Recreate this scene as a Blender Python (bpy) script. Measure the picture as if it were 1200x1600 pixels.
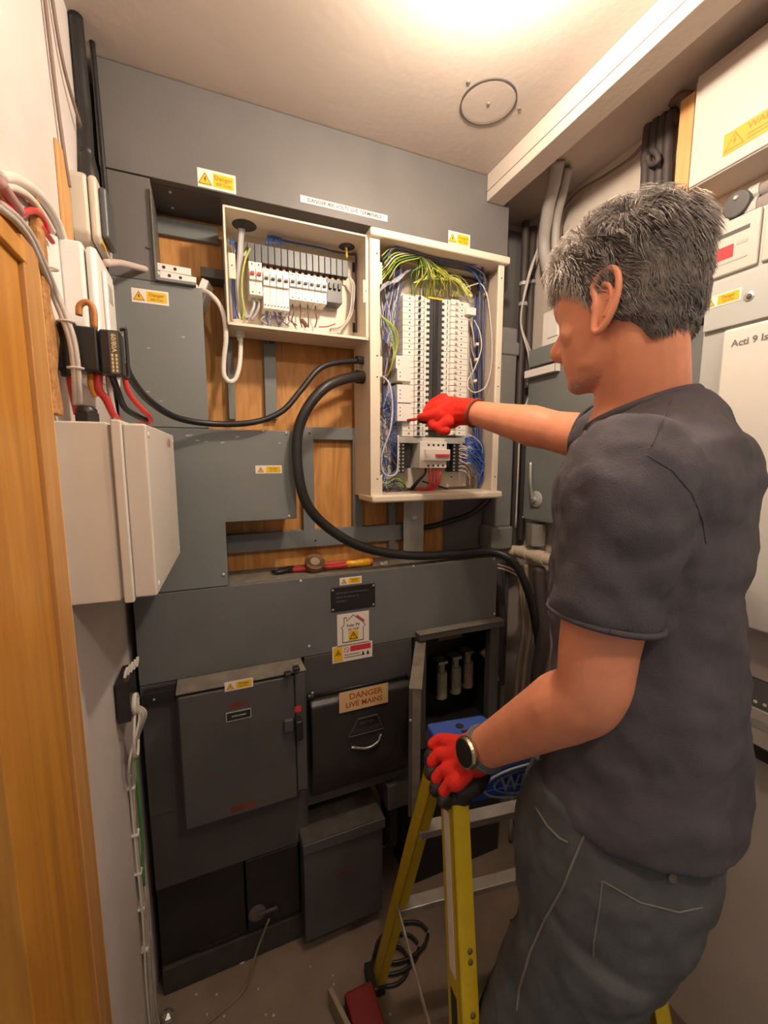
import bpy, bmesh, math, random
from mathutils import Vector, Matrix, Euler, noise
random.seed(7)
C = bpy.context.scene.collection
S = bpy.context.scene
for o in list(bpy.data.objects): bpy.data.objects.remove(o, do_unlink=True)

# ------------------------------------------------------------------ camera, world, exposure
F = 655.0
YAW, PITCH = math.radians(22.35), math.radians(-7.2)
CAM = Vector((0, 0, 1.56))
FWD = Vector((math.sin(YAW)*math.cos(PITCH), math.cos(YAW)*math.cos(PITCH), math.sin(PITCH)))
RGT = Vector((math.cos(YAW), -math.sin(YAW), 0))
DWN = FWD.cross(RGT)
cd = bpy.data.cameras.new('camera'); cam = bpy.data.objects.new('camera', cd); C.objects.link(cam)
cd.sensor_fit = 'VERTICAL'; cd.sensor_height = 36; cd.lens = 36*F/1600; cd.clip_start = 0.02
cam.matrix_world = Matrix((( RGT.x, -DWN.x, -FWD.x, CAM.x), (RGT.y, -DWN.y, -FWD.y, CAM.y), (RGT.z, -DWN.z, -FWD.z, CAM.z), (0, 0, 0, 1)))
S.camera = cam
w = bpy.data.worlds.new('world'); S.world = w; w.use_nodes = True
bgn = w.node_tree.nodes['Background']; bgn.inputs[0].default_value = (1, .88, .80, 1); bgn.inputs[1].default_value = .17
S.view_settings.view_transform = 'Standard'; S.view_settings.look = 'None'
S.view_settings.gamma = 1; S.view_settings.use_curve_mapping = False
S.view_settings.exposure = 0.52
LAMP_POS = Vector((.46, .61, 2.345)); LAMP_COL = (1, .84, .67); LAMP_E = 400.0; LAMP2_POS = Vector((.42, -.36, 2.345)); LAMP2_E = 270.0   # the room's one lamp: a bare bulb on the ceiling (built below)

# measured directions of the photograph, used to place things at their real depth
def ray(u, v): return RGT*((u-600)/F) + DWN*((v-800)/F) + FWD
def PY(u, v, Y): d = ray(u, v); return CAM + d*(Y/d.y)
def PX(u, v, X): d = ray(u, v); return CAM + d*(X/d.x)
def PZ(u, v, Z): d = ray(u, v); return CAM + d*((Z-1.56)/d.z)
def PD(u, v, D): return CAM + ray(u, v)*D

# ------------------------------------------------------------------ materials
MATS = {}
def M(name, c, rough=.5, metal=0, var=.10, scale=9, bump=0, bscale=70, c2=None, amt=.5, stretch=(1, 1, 1), spec=.5, sss=0, detail=4):
    if name in MATS: return MATS[name]
    m = bpy.data.materials.new(name); m.use_nodes = True; nt = m.node_tree; N = nt.nodes; L = nt.links
    p = N['Principled BSDF']
    p.inputs['Roughness'].default_value = rough; p.inputs['Metallic'].default_value = metal
    p.inputs['Specular IOR Level'].default_value = spec
    tc = N.new('ShaderNodeTexCoord'); mp = N.new('ShaderNodeMapping'); mp.inputs['Scale'].default_value = stretch
    L.new(tc.outputs['Object'], mp.inputs['Vector'])
    nz = N.new('ShaderNodeTexNoise'); nz.inputs['Scale'].default_value = scale; nz.inputs['Detail'].default_value = detail
    L.new(mp.outputs[0], nz.inputs['Vector'])
    rp = N.new('ShaderNodeValToRGB'); e = rp.color_ramp.elements
    c = Vector(c[:3])
    if c2 is None: a, b = c*(1-var), c*(1+var)
    else: a, b = c, Vector(c2[:3])
    e[0].position = .5-amt/2; e[1].position = .5+amt/2
    e[0].color = (*a, 1); e[1].color = (*b, 1)
    L.new(nz.outputs['Fac'], rp.inputs['Fac']); L.new(rp.outputs['Color'], p.inputs['Base Color'])
    if bump:
        n2 = N.new('ShaderNodeTexNoise'); n2.inputs['Scale'].default_value = bscale; n2.inputs['Detail'].default_value = 3
        L.new(mp.outputs[0], n2.inputs['Vector'])
        b_ = N.new('ShaderNodeBump'); b_.inputs['Strength'].default_value = bump; b_.inputs['Distance'].default_value = .004
        L.new(n2.outputs['Fac'], b_.inputs['Height']); L.new(b_.outputs[0], p.inputs['Normal'])
    if sss:
        p.inputs['Subsurface Weight'].default_value = sss; p.inputs['Subsurface Radius'].default_value = (.012, .005, .003); p.inputs['Subsurface Scale'].default_value = .5
    MATS[name] = m; return m
def wood(name, c1, c2, stretch=(9, 9, 1.1), rough=.55, dist=3.0, wscale=2.2):
    if name in MATS: return MATS[name]
    m = bpy.data.materials.new(name); m.use_nodes = True; nt = m.node_tree; N = nt.nodes; L = nt.links
    p = N['Principled BSDF']; p.inputs['Roughness'].default_value = rough
    tc = N.new('ShaderNodeTexCoord'); mp = N.new('ShaderNodeMapping'); mp.inputs['Scale'].default_value = stretch
    L.new(tc.outputs['Object'], mp.inputs['Vector'])
    nz = N.new('ShaderNodeTexNoise'); nz.inputs['Scale'].default_value = wscale; nz.inputs['Detail'].default_value = 5; nz.inputs['Distortion'].default_value = dist
    L.new(mp.outputs[0], nz.inputs['Vector'])
    rp = N.new('ShaderNodeValToRGB'); e = rp.color_ramp.elements; e[0].position = .36; e[1].position = .66
    e[0].color = (*c1, 1); e[1].color = (*c2, 1)
    L.new(nz.outputs['Fac'], rp.inputs['Fac']); L.new(rp.outputs['Color'], p.inputs['Base Color'])
    MATS[name] = m; return m
def glow(name, c, s):
    m = bpy.data.materials.new(name); m.use_nodes = True; p = m.node_tree.nodes['Principled BSDF']
    p.inputs['Base Color'].default_value = (1, 1, 1, 1); p.inputs['Emission Color'].default_value = (*c, 1); p.inputs['Emission Strength'].default_value = s
    MATS[name] = m; return m

GREY = M('grey_enamel', (.190, .202, .198), .42, 0, .10, 5, .06, 120)
GREY2 = M('grey_enamel_warm', (.134, .125, .119), .5, 0, .12, 5, .06, 120)
GREYD = M('dark_grey_paint', (.082, .077, .074), .5, 0, .2, 6, .08, 90)
BLACKM = M('black_metal', (.020, .019, .019), .5, 0, .3, 9)
DUSTY = M('dusty_grey', (.20, .175, .14), .85, 0, .25, 30, .3, 200)
CREAM = M('cream_powder_coat', (.76, .66, .53), .4, 0, .04, 6)
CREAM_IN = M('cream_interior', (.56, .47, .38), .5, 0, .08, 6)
WHITEP = M('white_plastic', (.80, .76, .70), .35, 0, .04, 10)
OFFW = M('warm_white_plastic', (.72, .66, .57), .4, 0, .05, 8)
UNITW = M('bright_white_plastic', (.86, .84, .80), .35, 0, .02, 8)
BLK = M('black_plastic', (.022, .020, .020), .38, 0, .2, 20)
BLKC = M('black_cable', (.018, .017, .017), .42, 0, .3, 30)
GREYC = M('grey_cable', (.42, .40, .38), .5, 0, .08, 20)
WHITEC = M('white_cable', (.74, .68, .60), .45, 0, .06, 20)
BLUEW = M('blue_wire', (.045, .12, .42), .4, 0, .2, 30)
PURPW = M('purple_blue_wire', (.105, .095, .165), .45, 0, .25, 30)
YELW = M('yellow_green_wire', (.44, .46, .06), .45, 0, .25, 40)
GRNW = M('green_wire', (.08, .26, .07), .45, 0, .2, 40)
YELP = M('plain_yellow', (.78, .52, .03), .45, 0, .06, 30)
BRNW = M('brown_wire', (.16, .065, .035), .5, 0, .2, 30)
REDW = M('red_wire', (.62, .05, .045), .4, 0, .15, 30)
LBLW = M('lilac_wire', (.50, .50, .58), .45, 0, .1, 30)
COPPER = M('copper_terminal', (.50, .22, .12), .4, .5, .2, 60)
STEEL = M('bare_steel', (.50, .48, .45), .38, .8, .12, 20)
GALV = M('galvanised_steel', (.46, .45, .42), .5, .25, .14, 25)
ALU = M('aluminium', (.62, .58, .52), .4, .7, .15, 30)
SCREW = M('zinc_screw', (.62, .60, .56), .35, .7, .05, 60)
PLY = wood('plywood_grain', (.52, .225, .055), (.70, .35, .10))
PLYD = wood('plywood_red', (.30, .12, .045), (.42, .19, .075))
DOORW = wood('varnished_door_wood', (.50, .21, .028), (.66, .31, .05), (10, 10, .8), .38, 1.5, 2.0)
CASE = wood('casing_wood', (.50, .24, .07), (.64, .34, .11), (10, 10, 1), .5, 1.2, 2.4)
CASE_LIT = wood('lit_casing_edge', (.80, .46, .16), (.88, .56, .24), (10, 10, 1), .5, 1.2, 2.4)  # casing wood made paler: light on the chamfered edge put into the colour
CORK = M('raw_fibreboard', (.36, .15, .04), .95, 0, .3, 60, .8, 160, (.62, .34, .13), .4)
WALLW = M('grubby_white_plaster', (.75, .69, .655), .85, 0, .05, 4, .22, 40, (.61, .535, .50), .55)
WALLR = M('beige_plaster', (.68, .60, .52), .85, 0, .08, 4, .2, 45, (.58, .50, .42), .6)
CEILM = M('cream_ceiling_paint', (.58, .495, .435), .85, 0, .04, 3, .15, 50, (.50, .42, .365), .6)
BEAMM = M('cream_beam_paint', (.58, .50, .43), .7, 0, .05, 8, .15, 60)
FLOORM = M('dusty_concrete', (.150, .110, .078), .9, 0, .2, 5, .35, 60, (.27, .205, .15), .5)
YELLOW = M('label_yellow', (.85, .50, .012), .45, 0, .03, 30)
LABELW = M('label_white', (.82, .74, .66), .45, 0, .03, 30)
INK = M('black_ink', (.02, .018, .015), .5, 0, .1, 30)
INKB = M('brown_ink', (.35, .20, .02), .5, 0, .1, 30)
INKR = M('red_ink', (.62, .04, .05), .5, 0, .1, 30)
PIPEB = M('dark_brown_pipe', (.060, .045, .040), .55, 0, .25, 12)
PIPEG = M('grey_pvc', (.20, .195, .185), .5, 0, .1, 10)
CONDG = M('light_grey_conduit', (.40, .36, .33), .5, 0, .08, 14)
PVCW = M('cream_pvc', (.66, .56, .42), .4, 0, .08, 14)
SILV = M('grey_strip_paint', (.52, .53, .50), .4, .1, .05, 8)

# ------------------------------------------------------------------ mesh helpers
class MB:
    def __init__(s): s.v = []; s.f = []
    def add(s, vs, fs):
        b = len(s.v); s.v += [Vector(x) for x in vs]; s.f += [tuple(b+i for i in f) for f in fs]; return s
    def box(s, x0, x1, y0, y1, z0, z1):
        return s.add([(x0,y0,z0),(x1,y0,z0),(x1,y1,z0),(x0,y1,z0),(x0,y0,z1),(x1,y0,z1),(x1,y1,z1),(x0,y1,z1)],
                     [(3,2,1,0),(4,5,6,7),(0,1,5,4),(1,2,6,5),(2,3,7,6),(3,0,4,7)])
    def obox(s, c, ax, ay, az, sx, sy, sz):
        c = Vector(c); ax, ay, az = Vector(ax).normalized()*sx/2, Vector(ay).normalized()*sy/2, Vector(az).normalized()*sz/2
        vs = [c+ax*i+ay*j+az*k for k in (-1,1) for i, j in ((-1,-1),(1,-1),(1,1),(-1,1))]
        return s.add(vs, [(3,2,1,0),(4,5,6,7),(0,1,5,4),(1,2,6,5),(2,3,7,6),(3,0,4,7)])
    def prism(s, poly, o, r, u, n, d0, d1):
        o, r, u, n = Vector(o), Vector(r), Vector(u), Vector(n); k = len(poly)
        vs = [o+r*a+u*b+n*d0 for a, b in poly]+[o+r*a+u*b+n*d1 for a, b in poly]
        return s.add(vs, [tuple(range(k-1,-1,-1)), tuple(range(k,2*k))]+[(i,(i+1)%k,(i+1)%k+k,i+k) for i in range(k)])
    def ring(s, outer, inner, o, r, u, n, d0, d1):
        o, r, u, n = Vector(o), Vector(r), Vector(u), Vector(n); k = len(outer); vs = []
        for d in (d0, d1):
            for P in (outer, inner): vs += [o+r*a+u*b+n*d for a, b in P]
        fs = []
        for i in range(k):
            j = (i+1) % k
            fs += [(i,k+i,k+j,j),(2*k+i,2*k+j,3*k+j,3*k+i),(i,j,2*k+j,2*k+i),(k+j,k+i,3*k+i,3*k+j)]
        return s.add(vs, fs)
    def cyl(s, p0, p1, r0, r1=None, n=14, caps=True):
        p0, p1 = Vector(p0), Vector(p1); r1 = r0 if r1 is None else r1
        d = (p1-p0).normalized(); a = d.orthogonal().normalized(); b = d.cross(a)
        vs = [p0+(a*math.cos(t)+b*math.sin(t))*r0 for t in [2*math.pi*i/n for i in range(n)]]
        vs += [p1+(a*math.cos(t)+b*math.sin(t))*r1 for t in [2*math.pi*i/n for i in range(n)]]
        fs = [(i,(i+1)%n,(i+1)%n+n,i+n) for i in range(n)]
        if caps: fs += [tuple(range(n-1,-1,-1)), tuple(range(n,2*n))]
        return s.add(vs, fs)
    def lathe(s, o, axis, prof, n=20, e=1.0, aref=None):
        o, axis = Vector(o), Vector(axis).normalized()
        a = axis.orthogonal().normalized() if aref is None else Vector(aref).normalized(); b = axis.cross(a); vs = []
        for r, h in prof: vs += [o+axis*h+(a*math.cos(t)*e+b*math.sin(t))*r for t in [2*math.pi*i/n for i in range(n)]]
        k = len(prof); fs = []
        for q in range(k-1): fs += [(q*n+i, q*n+(i+1)%n, (q+1)*n+(i+1)%n, (q+1)*n+i) for i in range(n)]
        fs += [tuple(range(n-1,-1,-1)), tuple((k-1)*n+i for i in range(n))]
        return s.add(vs, fs)
    def tube(s, pts, r, n=8, sub=6, smooth=True, radii=None, flat=1.0):
        P = [Vector(p) for p in pts]
        if smooth and len(P) > 2:
            Q = []; RR = []; ext = [P[0]*2-P[1]]+P+[P[-1]*2-P[-2]]
            for i in range(1, len(ext)-2):
                a, b, c, d = ext[i-1:i+3]
                for k in range(sub):
                    t = k/sub
                    Q.append(.5*((2*b)+(c-a)*t+(2*a-5*b+4*c-d)*t*t+(3*b-a-3*c+d)*t**3))
                    if radii: RR.append(radii[i-1]*(1-t)+radii[i]*t)
            Q.append(P[-1]); RR.append(radii[-1] if radii else r); P = Q
        else: RR = radii
        t0 = (P[1]-P[0]).normalized(); a = t0.orthogonal().normalized(); vs = []
        for i, p in enumerate(P):
            t = (P[min(i+1,len(P)-1)]-P[max(i-1,0)])
            t = t.normalized() if t.length > 1e-9 else t0
            a = (a-t*a.dot(t)); a = a.normalized() if a.length > 1e-6 else t.orthogonal().normalized()
            b = t.cross(a); rr = RR[i] if radii else r
            vs += [p+(a*math.cos(q)+b*math.sin(q)*flat)*rr for q in [2*math.pi*k/n for k in range(n)]]
        m = len(P); fs = [(q*n+i, q*n+(i+1)%n, (q+1)*n+(i+1)%n, (q+1)*n+i) for q in range(m-1) for i in range(n)]
        fs += [tuple(range(n-1,-1,-1)), tuple((m-1)*n+i for i in range(n))]
        return s.add(vs, fs)
def root_of(o):
    while o.parent: o = o.parent
    return o
def thing(name, label, cat, loc, group=None):
    o = bpy.data.objects.new(name, None); C.objects.link(o); o.location = loc; o.empty_display_size = .05
    o['label'] = label; o['category'] = cat
    if group: o['group'] = group
    return o
def obj(name, mb, mat, parent=None, bevel=0, smooth=False, label=None, cat=None, group=None, kind=None, loc=None, seg=2):
    me = bpy.data.meshes.new(name)
    if parent is not None: off = root_of(parent).location
    elif loc is not None: off = Vector(loc)
    else:
        xs = [v.x for v in mb.v]; ys = [v.y for v in mb.v]; zs = [v.z for v in mb.v]
        off = Vector(((min(xs)+max(xs))/2, (min(ys)+max(ys))/2, min(zs)))
    me.from_pydata([v-off for v in mb.v], [], mb.f); me.materials.append(mat); me.update()
    bm = bmesh.new(); bm.from_mesh(me); bmesh.ops.recalc_face_normals(bm, faces=bm.faces); bm.to_mesh(me); bm.free()
    if smooth: me.polygons.foreach_set('use_smooth', [True]*len(me.polygons))
    o = bpy.data.objects.new(name, me); C.objects.link(o)
    if parent is not None: o.parent = parent
    else: o.location = off
    if bevel:
        md = o.modifiers.new('bevel', 'BEVEL'); md.width = bevel; md.segments = seg; md.limit_method = 'ANGLE'; md.angle_limit = math.radians(40)
        me.polygons.foreach_set('use_smooth', [True]*len(me.polygons)); md.harden_normals = True
    if label: o['label'] = label
    if cat: o['category'] = cat
    if group: o['group'] = group
    if kind: o['kind'] = kind
    return o
def struct(name, mb, mat, bevel=0, parent=None): return obj(name, mb, mat, parent, bevel, kind='structure' if parent is None else None)
def rbox(x0, x1, y0, y1, z0, z1): return MB().box(min(x0,x1), max(x0,x1), min(y0,y1), max(y0,y1), min(z0,z1), max(z0,z1))
def copy_part(src, parent, delta):
    c = src.copy(); C.objects.link(c); c.parent = parent; c.location = src.location + Vector(delta); return c
def text_mb(s, size, o, r, u, n, lift=.0006, align='CENTER', sx=1.0):
    cu = bpy.data.curves.new('t', 'FONT'); cu.body = s; cu.size = size; cu.align_x = align; cu.align_y = 'CENTER'; cu.resolution_u = 2; cu.offset = size*.022
    ob = bpy.data.objects.new('t', cu); C.objects.link(ob)
    me = bpy.data.meshes.new_from_object(ob)
    o, r, u, n = Vector(o), Vector(r).normalized(), Vector(u).normalized(), Vector(n).normalized()
    mb = MB(); mb.add([o+r*(v.co.x*sx)+u*v.co.y+n*lift for v in me.vertices], [tuple(p.vertices) for p in me.polygons])
    bpy.data.objects.remove(ob, do_unlink=True); bpy.data.meshes.remove(me); bpy.data.curves.remove(cu)
    return mb
def tri(o, r, u, n, s, d0, d1): return MB().prism([(-s*.55,-s*.45),(s*.55,-s*.45),(0,s*.5)], o, r, u, n, d0, d1)
BOLT = [(.02,.30),(-.14,-.05),(.0,-.02),(-.06,-.30),(.15,.06),(.02,.03),(.12,.30)]
def danger_label(parent, c, w, h, r=(1,0,0), u=(0,0,1), n=(0,-1,0)):
    """white sticker with a warning triangle and a yellow field, stuck on its panel"""
    c, r, u, n = Vector(c), Vector(r), Vector(u), Vector(n)
    p = obj('danger_label', MB().prism([(-w/2,-h/2),(w/2,-h/2),(w/2,h/2),(-w/2,h/2)], c, r, u, n, 0, .0008), LABELW, parent, label='white and yellow Danger 400 Volts sticker')
    fc = c+r*(w*.17)
    obj('yellow_field', MB().prism([(-w*.27,-h*.36),(w*.27,-h*.36),(w*.27,h*.36),(-w*.27,h*.36)], fc, r, u, n, .0008, .0011), YELLOW, p)
    tc = c-r*(w*.31)-u*(h*.02); s = h*.72
    obj('triangle_border', tri(tc, r, u, n, s, .0008, .0011), INKB, p)
    obj('warning_triangle', tri(tc-u*(s*.03), r, u, n, s*.74, .0011, .0014), YELLOW, p)
    obj('lightning_bolt', MB().prism([(a*s*.75, b*s*.75-s*.06) for a, b in BOLT], tc, r, u, n, .0014, .0016), INK, p)
    t = text_mb('Danger', h*.34, fc+u*(h*.13), r, u, n, .0014); t2 = text_mb('400 Volts', h*.22, fc-u*(h*.19), r, u, n, .0014)
    t.add(t2.v, t2.f); obj('lettering', t, INKB, p)
    return p
def screws(parent, pts, n=(0,-1,0), r=.0045, mat=None):
    n = Vector(n)
    for p in pts:
        p = Vector(p); obj('screw', MB().lathe(p, n, [(r,0),(r,.0015),(r*.6,.003)], 10), mat or SCREW, parent, smooth=False)

# ------------------------------------------------------------------ room shell
struct('floor', rbox(-.9, 1.3, -.75, 1.5, -.05, 0), FLOORM)
struct('ceiling', rbox(-.9, 1.3, -.75, 1.5, 2.44, 2.5), CEILM)
struct('wall_back', rbox(-.3, 1.3, 1.40, 1.5, 0, 2.44), WALLR)
struct('wall_right', rbox(1.15, 1.25, -.7, 1.40, 0, 2.44), WALLR)
struct('wall_left', MB().prism([(.768,0),(1.40,0),(1.40,2.44),(-.7,2.44),(-.7,1.90),(.768,1.90)], (-.22,0,0), (0,1,0), (0,0,1), (-1,0,0), 0, .1), WALLW)
# door casing on the left
t = struct('trim_1', rbox(-.262, -.205, .694, .748, 0, 1.84), CASE, .002)
obj('bead', MB().prism([(.748,0),(.768,0),(.768,1.83),(.748,1.83)], (-.22,0,0), (0,1,0), (0,0,1), (1,0,0), -.03, .011), CASE_LIT, t, .004)
obj('jamb', rbox(-.32, -.211, .55, .692, 0, 1.83), DOORW, t, .002)
obj('door_stop', rbox(-.32, -.206, .50, .567, 0, 1.83), DOORW, t, .002)
t2 = struct('trim_2', rbox(-.30, -.212, .30, .752, 1.832, 1.866), CASE, .003)
obj('lower_lip', rbox(-.30, -.204, .30, .705, 1.806, 1.832), DOORW, t2, .003)
# raw edge of fibreboard beside the casing, torn outline
pts = [(.769,1.626),(.812,1.626),(.800,1.69),(.826,1.745),(.800,1.79),(.806,1.86),(.800,1.915),(.785,1.93),(.772,1.88)]
struct('trim_3', MB().prism(pts, (-.22,0,0), (0,1,0), (0,0,1), (1,0,0), 0, .012), CORK, .003)
# ceiling beam
b = struct('trim_4', rbox(.841, .906, -.69, 1.199, 2.362, 2.44), BEAMM, .003)
obj('joint_line', rbox(.8395, .842, -.69, 1.198, 2.388, 2.3895), DUSTY, b)
# ceiling disc
cp = PZ(763, 160, 2.44); e = thing('ceiling_plate', 'round cream blanking plate with dark rim on the ceiling', 'ceiling plate', (cp.x, cp.y, 2.437))
obj('disc', MB().lathe((cp.x, cp.y, 2.44), (0,0,-1), [(.066,0),(.066,.0015),(.060,.002),(.001,.002)], 40), CEILM, e, smooth=False)
obj('rim_gap', MB().ring([(math.cos(a)*.0690, math.sin(a)*.0690) for a in [k*math.pi/20 for k in range(40)]], [(math.cos(a)*.0662, math.sin(a)*.0662) for a in [k*math.pi/20 for k in range(40)]], (cp.x,cp.y,2.44), (1,0,0), (0,1,0), (0,0,-1), 0, .003), GREYD, e)
screws(e, [(cp.x, cp.y, 2.438)], (0,0,-1), .004, DUSTY); screws(e, [(cp.x-.078, cp.y-.03, 2.44), (cp.x+.083, cp.y-.015, 2.44)], (0,0,-1), .005, DUSTY)
# ceiling lamp just above the frame
def ceiling_lamp(P, E_, lab):
    lp = thing('ceiling_lamp', lab, 'lamp', (P.x, P.y, 2.30))
    obj('holder', MB().lathe((P.x, P.y, 2.44), (0,0,-1), [(.045,0),(.045,.012),(.022,.02),(.020,.055),(.001,.055)], 20), WHITEP, lp, smooth=True)
    obj('bulb', MB().lathe((P.x, P.y, 2.385), (0,0,-1), [(.013,0),(.02,.012),(.029,.030),(.030,.045),(.024,.063),(.010,.072),(.001,.073)], 20), glow('lit_bulb', LAMP_COL, E_), lp, smooth=True)
ceiling_lamp(LAMP_POS, LAMP_E, 'bare warm bulb in a batten holder on the ceiling above the board wall')
ceiling_lamp(LAMP2_POS, LAMP2_E, 'bare warm bulb on the ceiling behind the camera at the doorway end')


# ------------------------------------------------------------------ switchgear wall: grey trunking and covers
def px(u, v, Y=1.2): p = PY(u, v, Y); return p
ply = obj('plywood_backboard', rbox(-.20, .80, 1.362, 1.385, .95, 2.22), PLY, None, .001, label='orange plywood backboard behind the switchgear, grain showing between grey bars', cat='backboard')
gb = obj('steel_back_plate', rbox(.80, 1.12, 1.364, 1.386, .6, 2.40), GREY2, None, .001, label='dark grey steel plate on the back wall right of the open boards', cat='plate')
# top trunking
T = thing('top_trunking', 'wide dark grey trunking cover running along the ceiling above both boards', 'trunking', (.36, 1.28, 2.216))
obj('cover', rbox(-.20, .930, 1.200, 1.362, 2.216, 2.438), GREY2, T, .002)
obj('underside_plate', rbox(-.092, .056, 1.225, 1.345, 2.2135, 2.216), GREYD, T)
screws(T, [(-.06,1.24,2.2135),(-.06,1.31,2.2135)], (0,0,-1), .004)
danger_label(T, px((313+365)/2, 283), .088, .042)
danger_label(T, px(717.5, 374), .078, .038)
a, c = px(473, 316), px(606, 336); mid = (a+c)/2
q = obj('text_strip', MB().prism([(-.125,-.0085),(.125,-.0085),(.125,.0085),(-.125,.0085)], (px(540,326.5).x, 1.2, px(540,326.5).z), (1,0,0), (0,0,1), (0,-1,0), 0, .0008), LABELW, T, label='long white DANGER 400 VOLTS LIVE TERMINALS strip')
obj('lettering', text_mb('DANGER 400 VOLTS LIVE TERMINALS', .0128, (px(540,326.5).x, 1.2, px(540,326.5).z), (1,0,0), (0,0,1), (0,-1,0), .0011), INK, q)
# upper left column
T = thing('column_trunking', 'short grey trunking column between isolator switch and top trunking', 'trunking', (-.15, 1.28, 1.985))
obj('cover', rbox(-.198, -.100, 1.202, 1.362, 1.985, 2.214), GREY2, T, .002)
obj('edge_flange', rbox(-.101, -.0975, 1.190, 1.25, 1.985, 2.19), GREY2, T, .0005)
obj('knob', MB().cyl((-.112,1.202,2.06),(-.112,1.198,2.06),.004), GREYD, T)
# upper left cover plate
T = thing('tall_cover', 'tall grey enamel cover under the pile of loose breakers', 'cover', (-.1, 1.28, 1.60))
obj('cover', rbox(-.199, .001, 1.203, 1.352, 1.6395, 1.985), GREY, T, .002)
obj('top_lip', rbox(-.10, -.012, 1.190, 1.212, 1.985, 1.992), GREY, T, .001)
danger_label(T, px(235, 464, 1.203), .079, .032)
for k in range(4):   # chipped paint
    x, z = random.uniform(-.15,-.02), random.uniform(1.66,1.95)
    obj('paint_chip', MB().prism([(math.cos(a)*random.uniform(.002,.006), math.sin(a)*random.uniform(.001,.003)) for a in [i*1.05 for i in range(6)]], (x,1.203,z), (1,0,0), (0,0,1), (0,-1,0), 0, .0004), GALV, T)
# L shaped cover
T = thing('stepped_cover', 'L-shaped grey enamel cover with a Danger sticker beside the thick black cable', 'cover', (0, 1.28, 1.213))
obj('cover', MB().prism([(-.2,1.638),(.222,1.638),(.222,1.390),(.030,1.390),(.030,1.214),(-.2,1.214)][::-1], (0,0,0), (1,0,0), (0,0,1), (0,1,0), 1.199, 1.345), GREY, T, .002)
danger_label(T, px(420, 733.5, 1.199), .071, .022)
screws(T, [px(447,675.5,1.199)+Vector((0,0,-.002)), px(411,670,1.199)+Vector((0,0,-.005)), px(452,807,1.199), px(349,898,1.199)])
for k in range(7):
    x, z = random.uniform(-.06,.19), random.uniform(1.60,1.63)
    obj('paint_chip', MB().prism([(math.cos(a)*random.uniform(.003,.009), math.sin(a)*random.uniform(.001,.003)) for a in [i*1.05 for i in range(6)]], (x,1.199,z), (1,0,0), (0,0,1), (0,-1,0), 0, .0004), GALV, T)
# mounting bars on the plywood
T = thing('mounting_frame', 'grey angle-iron bars and square frame screwed to the plywood', 'frame', (.25, 1.35, 1.22))
def bar(u0, v0, u1, v1, Y=1.345, d=.016, mat=GREY, name='bar', par=None):
    a, c = PY(u0, v0, Y), PY(u1, v1, Y)
    return obj(name, rbox(a.x, c.x, Y, Y+d, a.z, c.z), mat, par or T, .001)
zt = lambda u, v, Y=1.345: PY(u, v, Y).z
bar(243, 336, 342, 381); bar(346, 380, 369, 655, 1.332, .028); bar(411, 525, 434, 655, 1.34, .02)
x0, x1 = PY(473,760,1.335).x, PY(566,760,1.335).x; xi0, xi1 = PY(491,760,1.335).x, PY(552,760,1.335).x
zA, zB, zC, zD = zt(520,668,1.335), zt(520,687,1.335), zt(520,826,1.335), zt(520,852,1.335)
obj('frame_stile', rbox(x0, xi0, 1.335, 1.362, zD, zA), GREY, T, .001); obj('frame_stile', rbox(xi1, x1, 1.335, 1.362, zD, zA), GREY, T, .001)
obj('frame_rail', rbox(xi0, xi1, 1.336, 1.362, zB, zA), GREY, T, .001)
obj('frame_rail', rbox(.034, .70, 1.336, 1.362, zD, zC), GREY, T, .001)
obj('bar', rbox(PY(617,830,1.33).x-.02, PY(618,830,1.33).x+.004, 1.337, 1.362, 1.215, 1.44), GREY, T, .001)
obj('short_lug', rbox(.0, .06, 1.30, 1.362, 2.05, 2.075), GREYD, T, .001)
screws(T, [(xi0-.012,1.335,zA-.02),(xi1+.012,1.335,zA-.02),(xi0+.0,1.336,zD+.02),(xi1+.0,1.336,zD+.015)], r=.003, mat=BLK)
obj('lettering', text_mb('27B4', .014, (PY(421,535,1.34).x, 1.34, PY(421,535,1.34).z), (1,0,0), (0,0,1), (0,-1,0), .0008), BLK, T)
# galvanised bracket below the open board
T = thing('strut_bracket', 'galvanised steel bracket below the tall open board', 'bracket', (.60, 1.3, 1.214))
xa, xb = PY(631,820,1.30).x, PY(662,820,1.30).x
obj('web', rbox(xa, xb, 1.30, 1.306, 1.214, 1.427), GALV, T, .001); obj('foot', rbox(xa, xb, 1.262, 1.306, 1.213, 1.219), GALV, T, .001)
screws(T, [(PY(648,809,1.30).x, 1.30, PY(648,809,1.30).z)], r=.010)
# lower trunking
T = thing('lower_trunking', 'long grey trunking at waist height carrying the black nameplate and house sticker', 'trunking', (.36, 1.28, .97))
obj('cover', rbox(-.20, .932, 1.199, 1.362, .968, 1.212), M('slate_enamel', (.140,.143,.142), .45, 0, .14, 5, .06, 120), T, .002)
obj('dust_layer', rbox(.034, .90, 1.208, 1.360, 1.2118, 1.2132), DUSTY, T)
screws(T, [px(470,906,1.199)+Vector((0,0,-.004)), px(646,885,1.199), px(772,873,1.199), px(772,959,1.199), px(483,1010,1.199)])
danger_label(T, px(548, 907, 1.199), .071, .023)
c0 = px(552, 933.5, 1.199)
q = obj('nameplate', MB().prism([(-.072,-.038),(.072,-.038),(.072,.038),(-.072,.038)], c0, (1,0,0), (0,0,1), (0,-1,0), 0, .002), BLK, T, .0005, label='black riveted nameplate')
for sx, sz in ((-1,-1),(1,-1),(-1,1),(1,1)): obj('rivet', MB().lathe(c0+Vector((sx*.066,-.002,sz*.031)), (0,-1,0), [(.004,0),(.003,.002),(.001,.0025)], 10), SCREW, q)
NPT = M('dull_engraving', (.075,.075,.09), .5)
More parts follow.
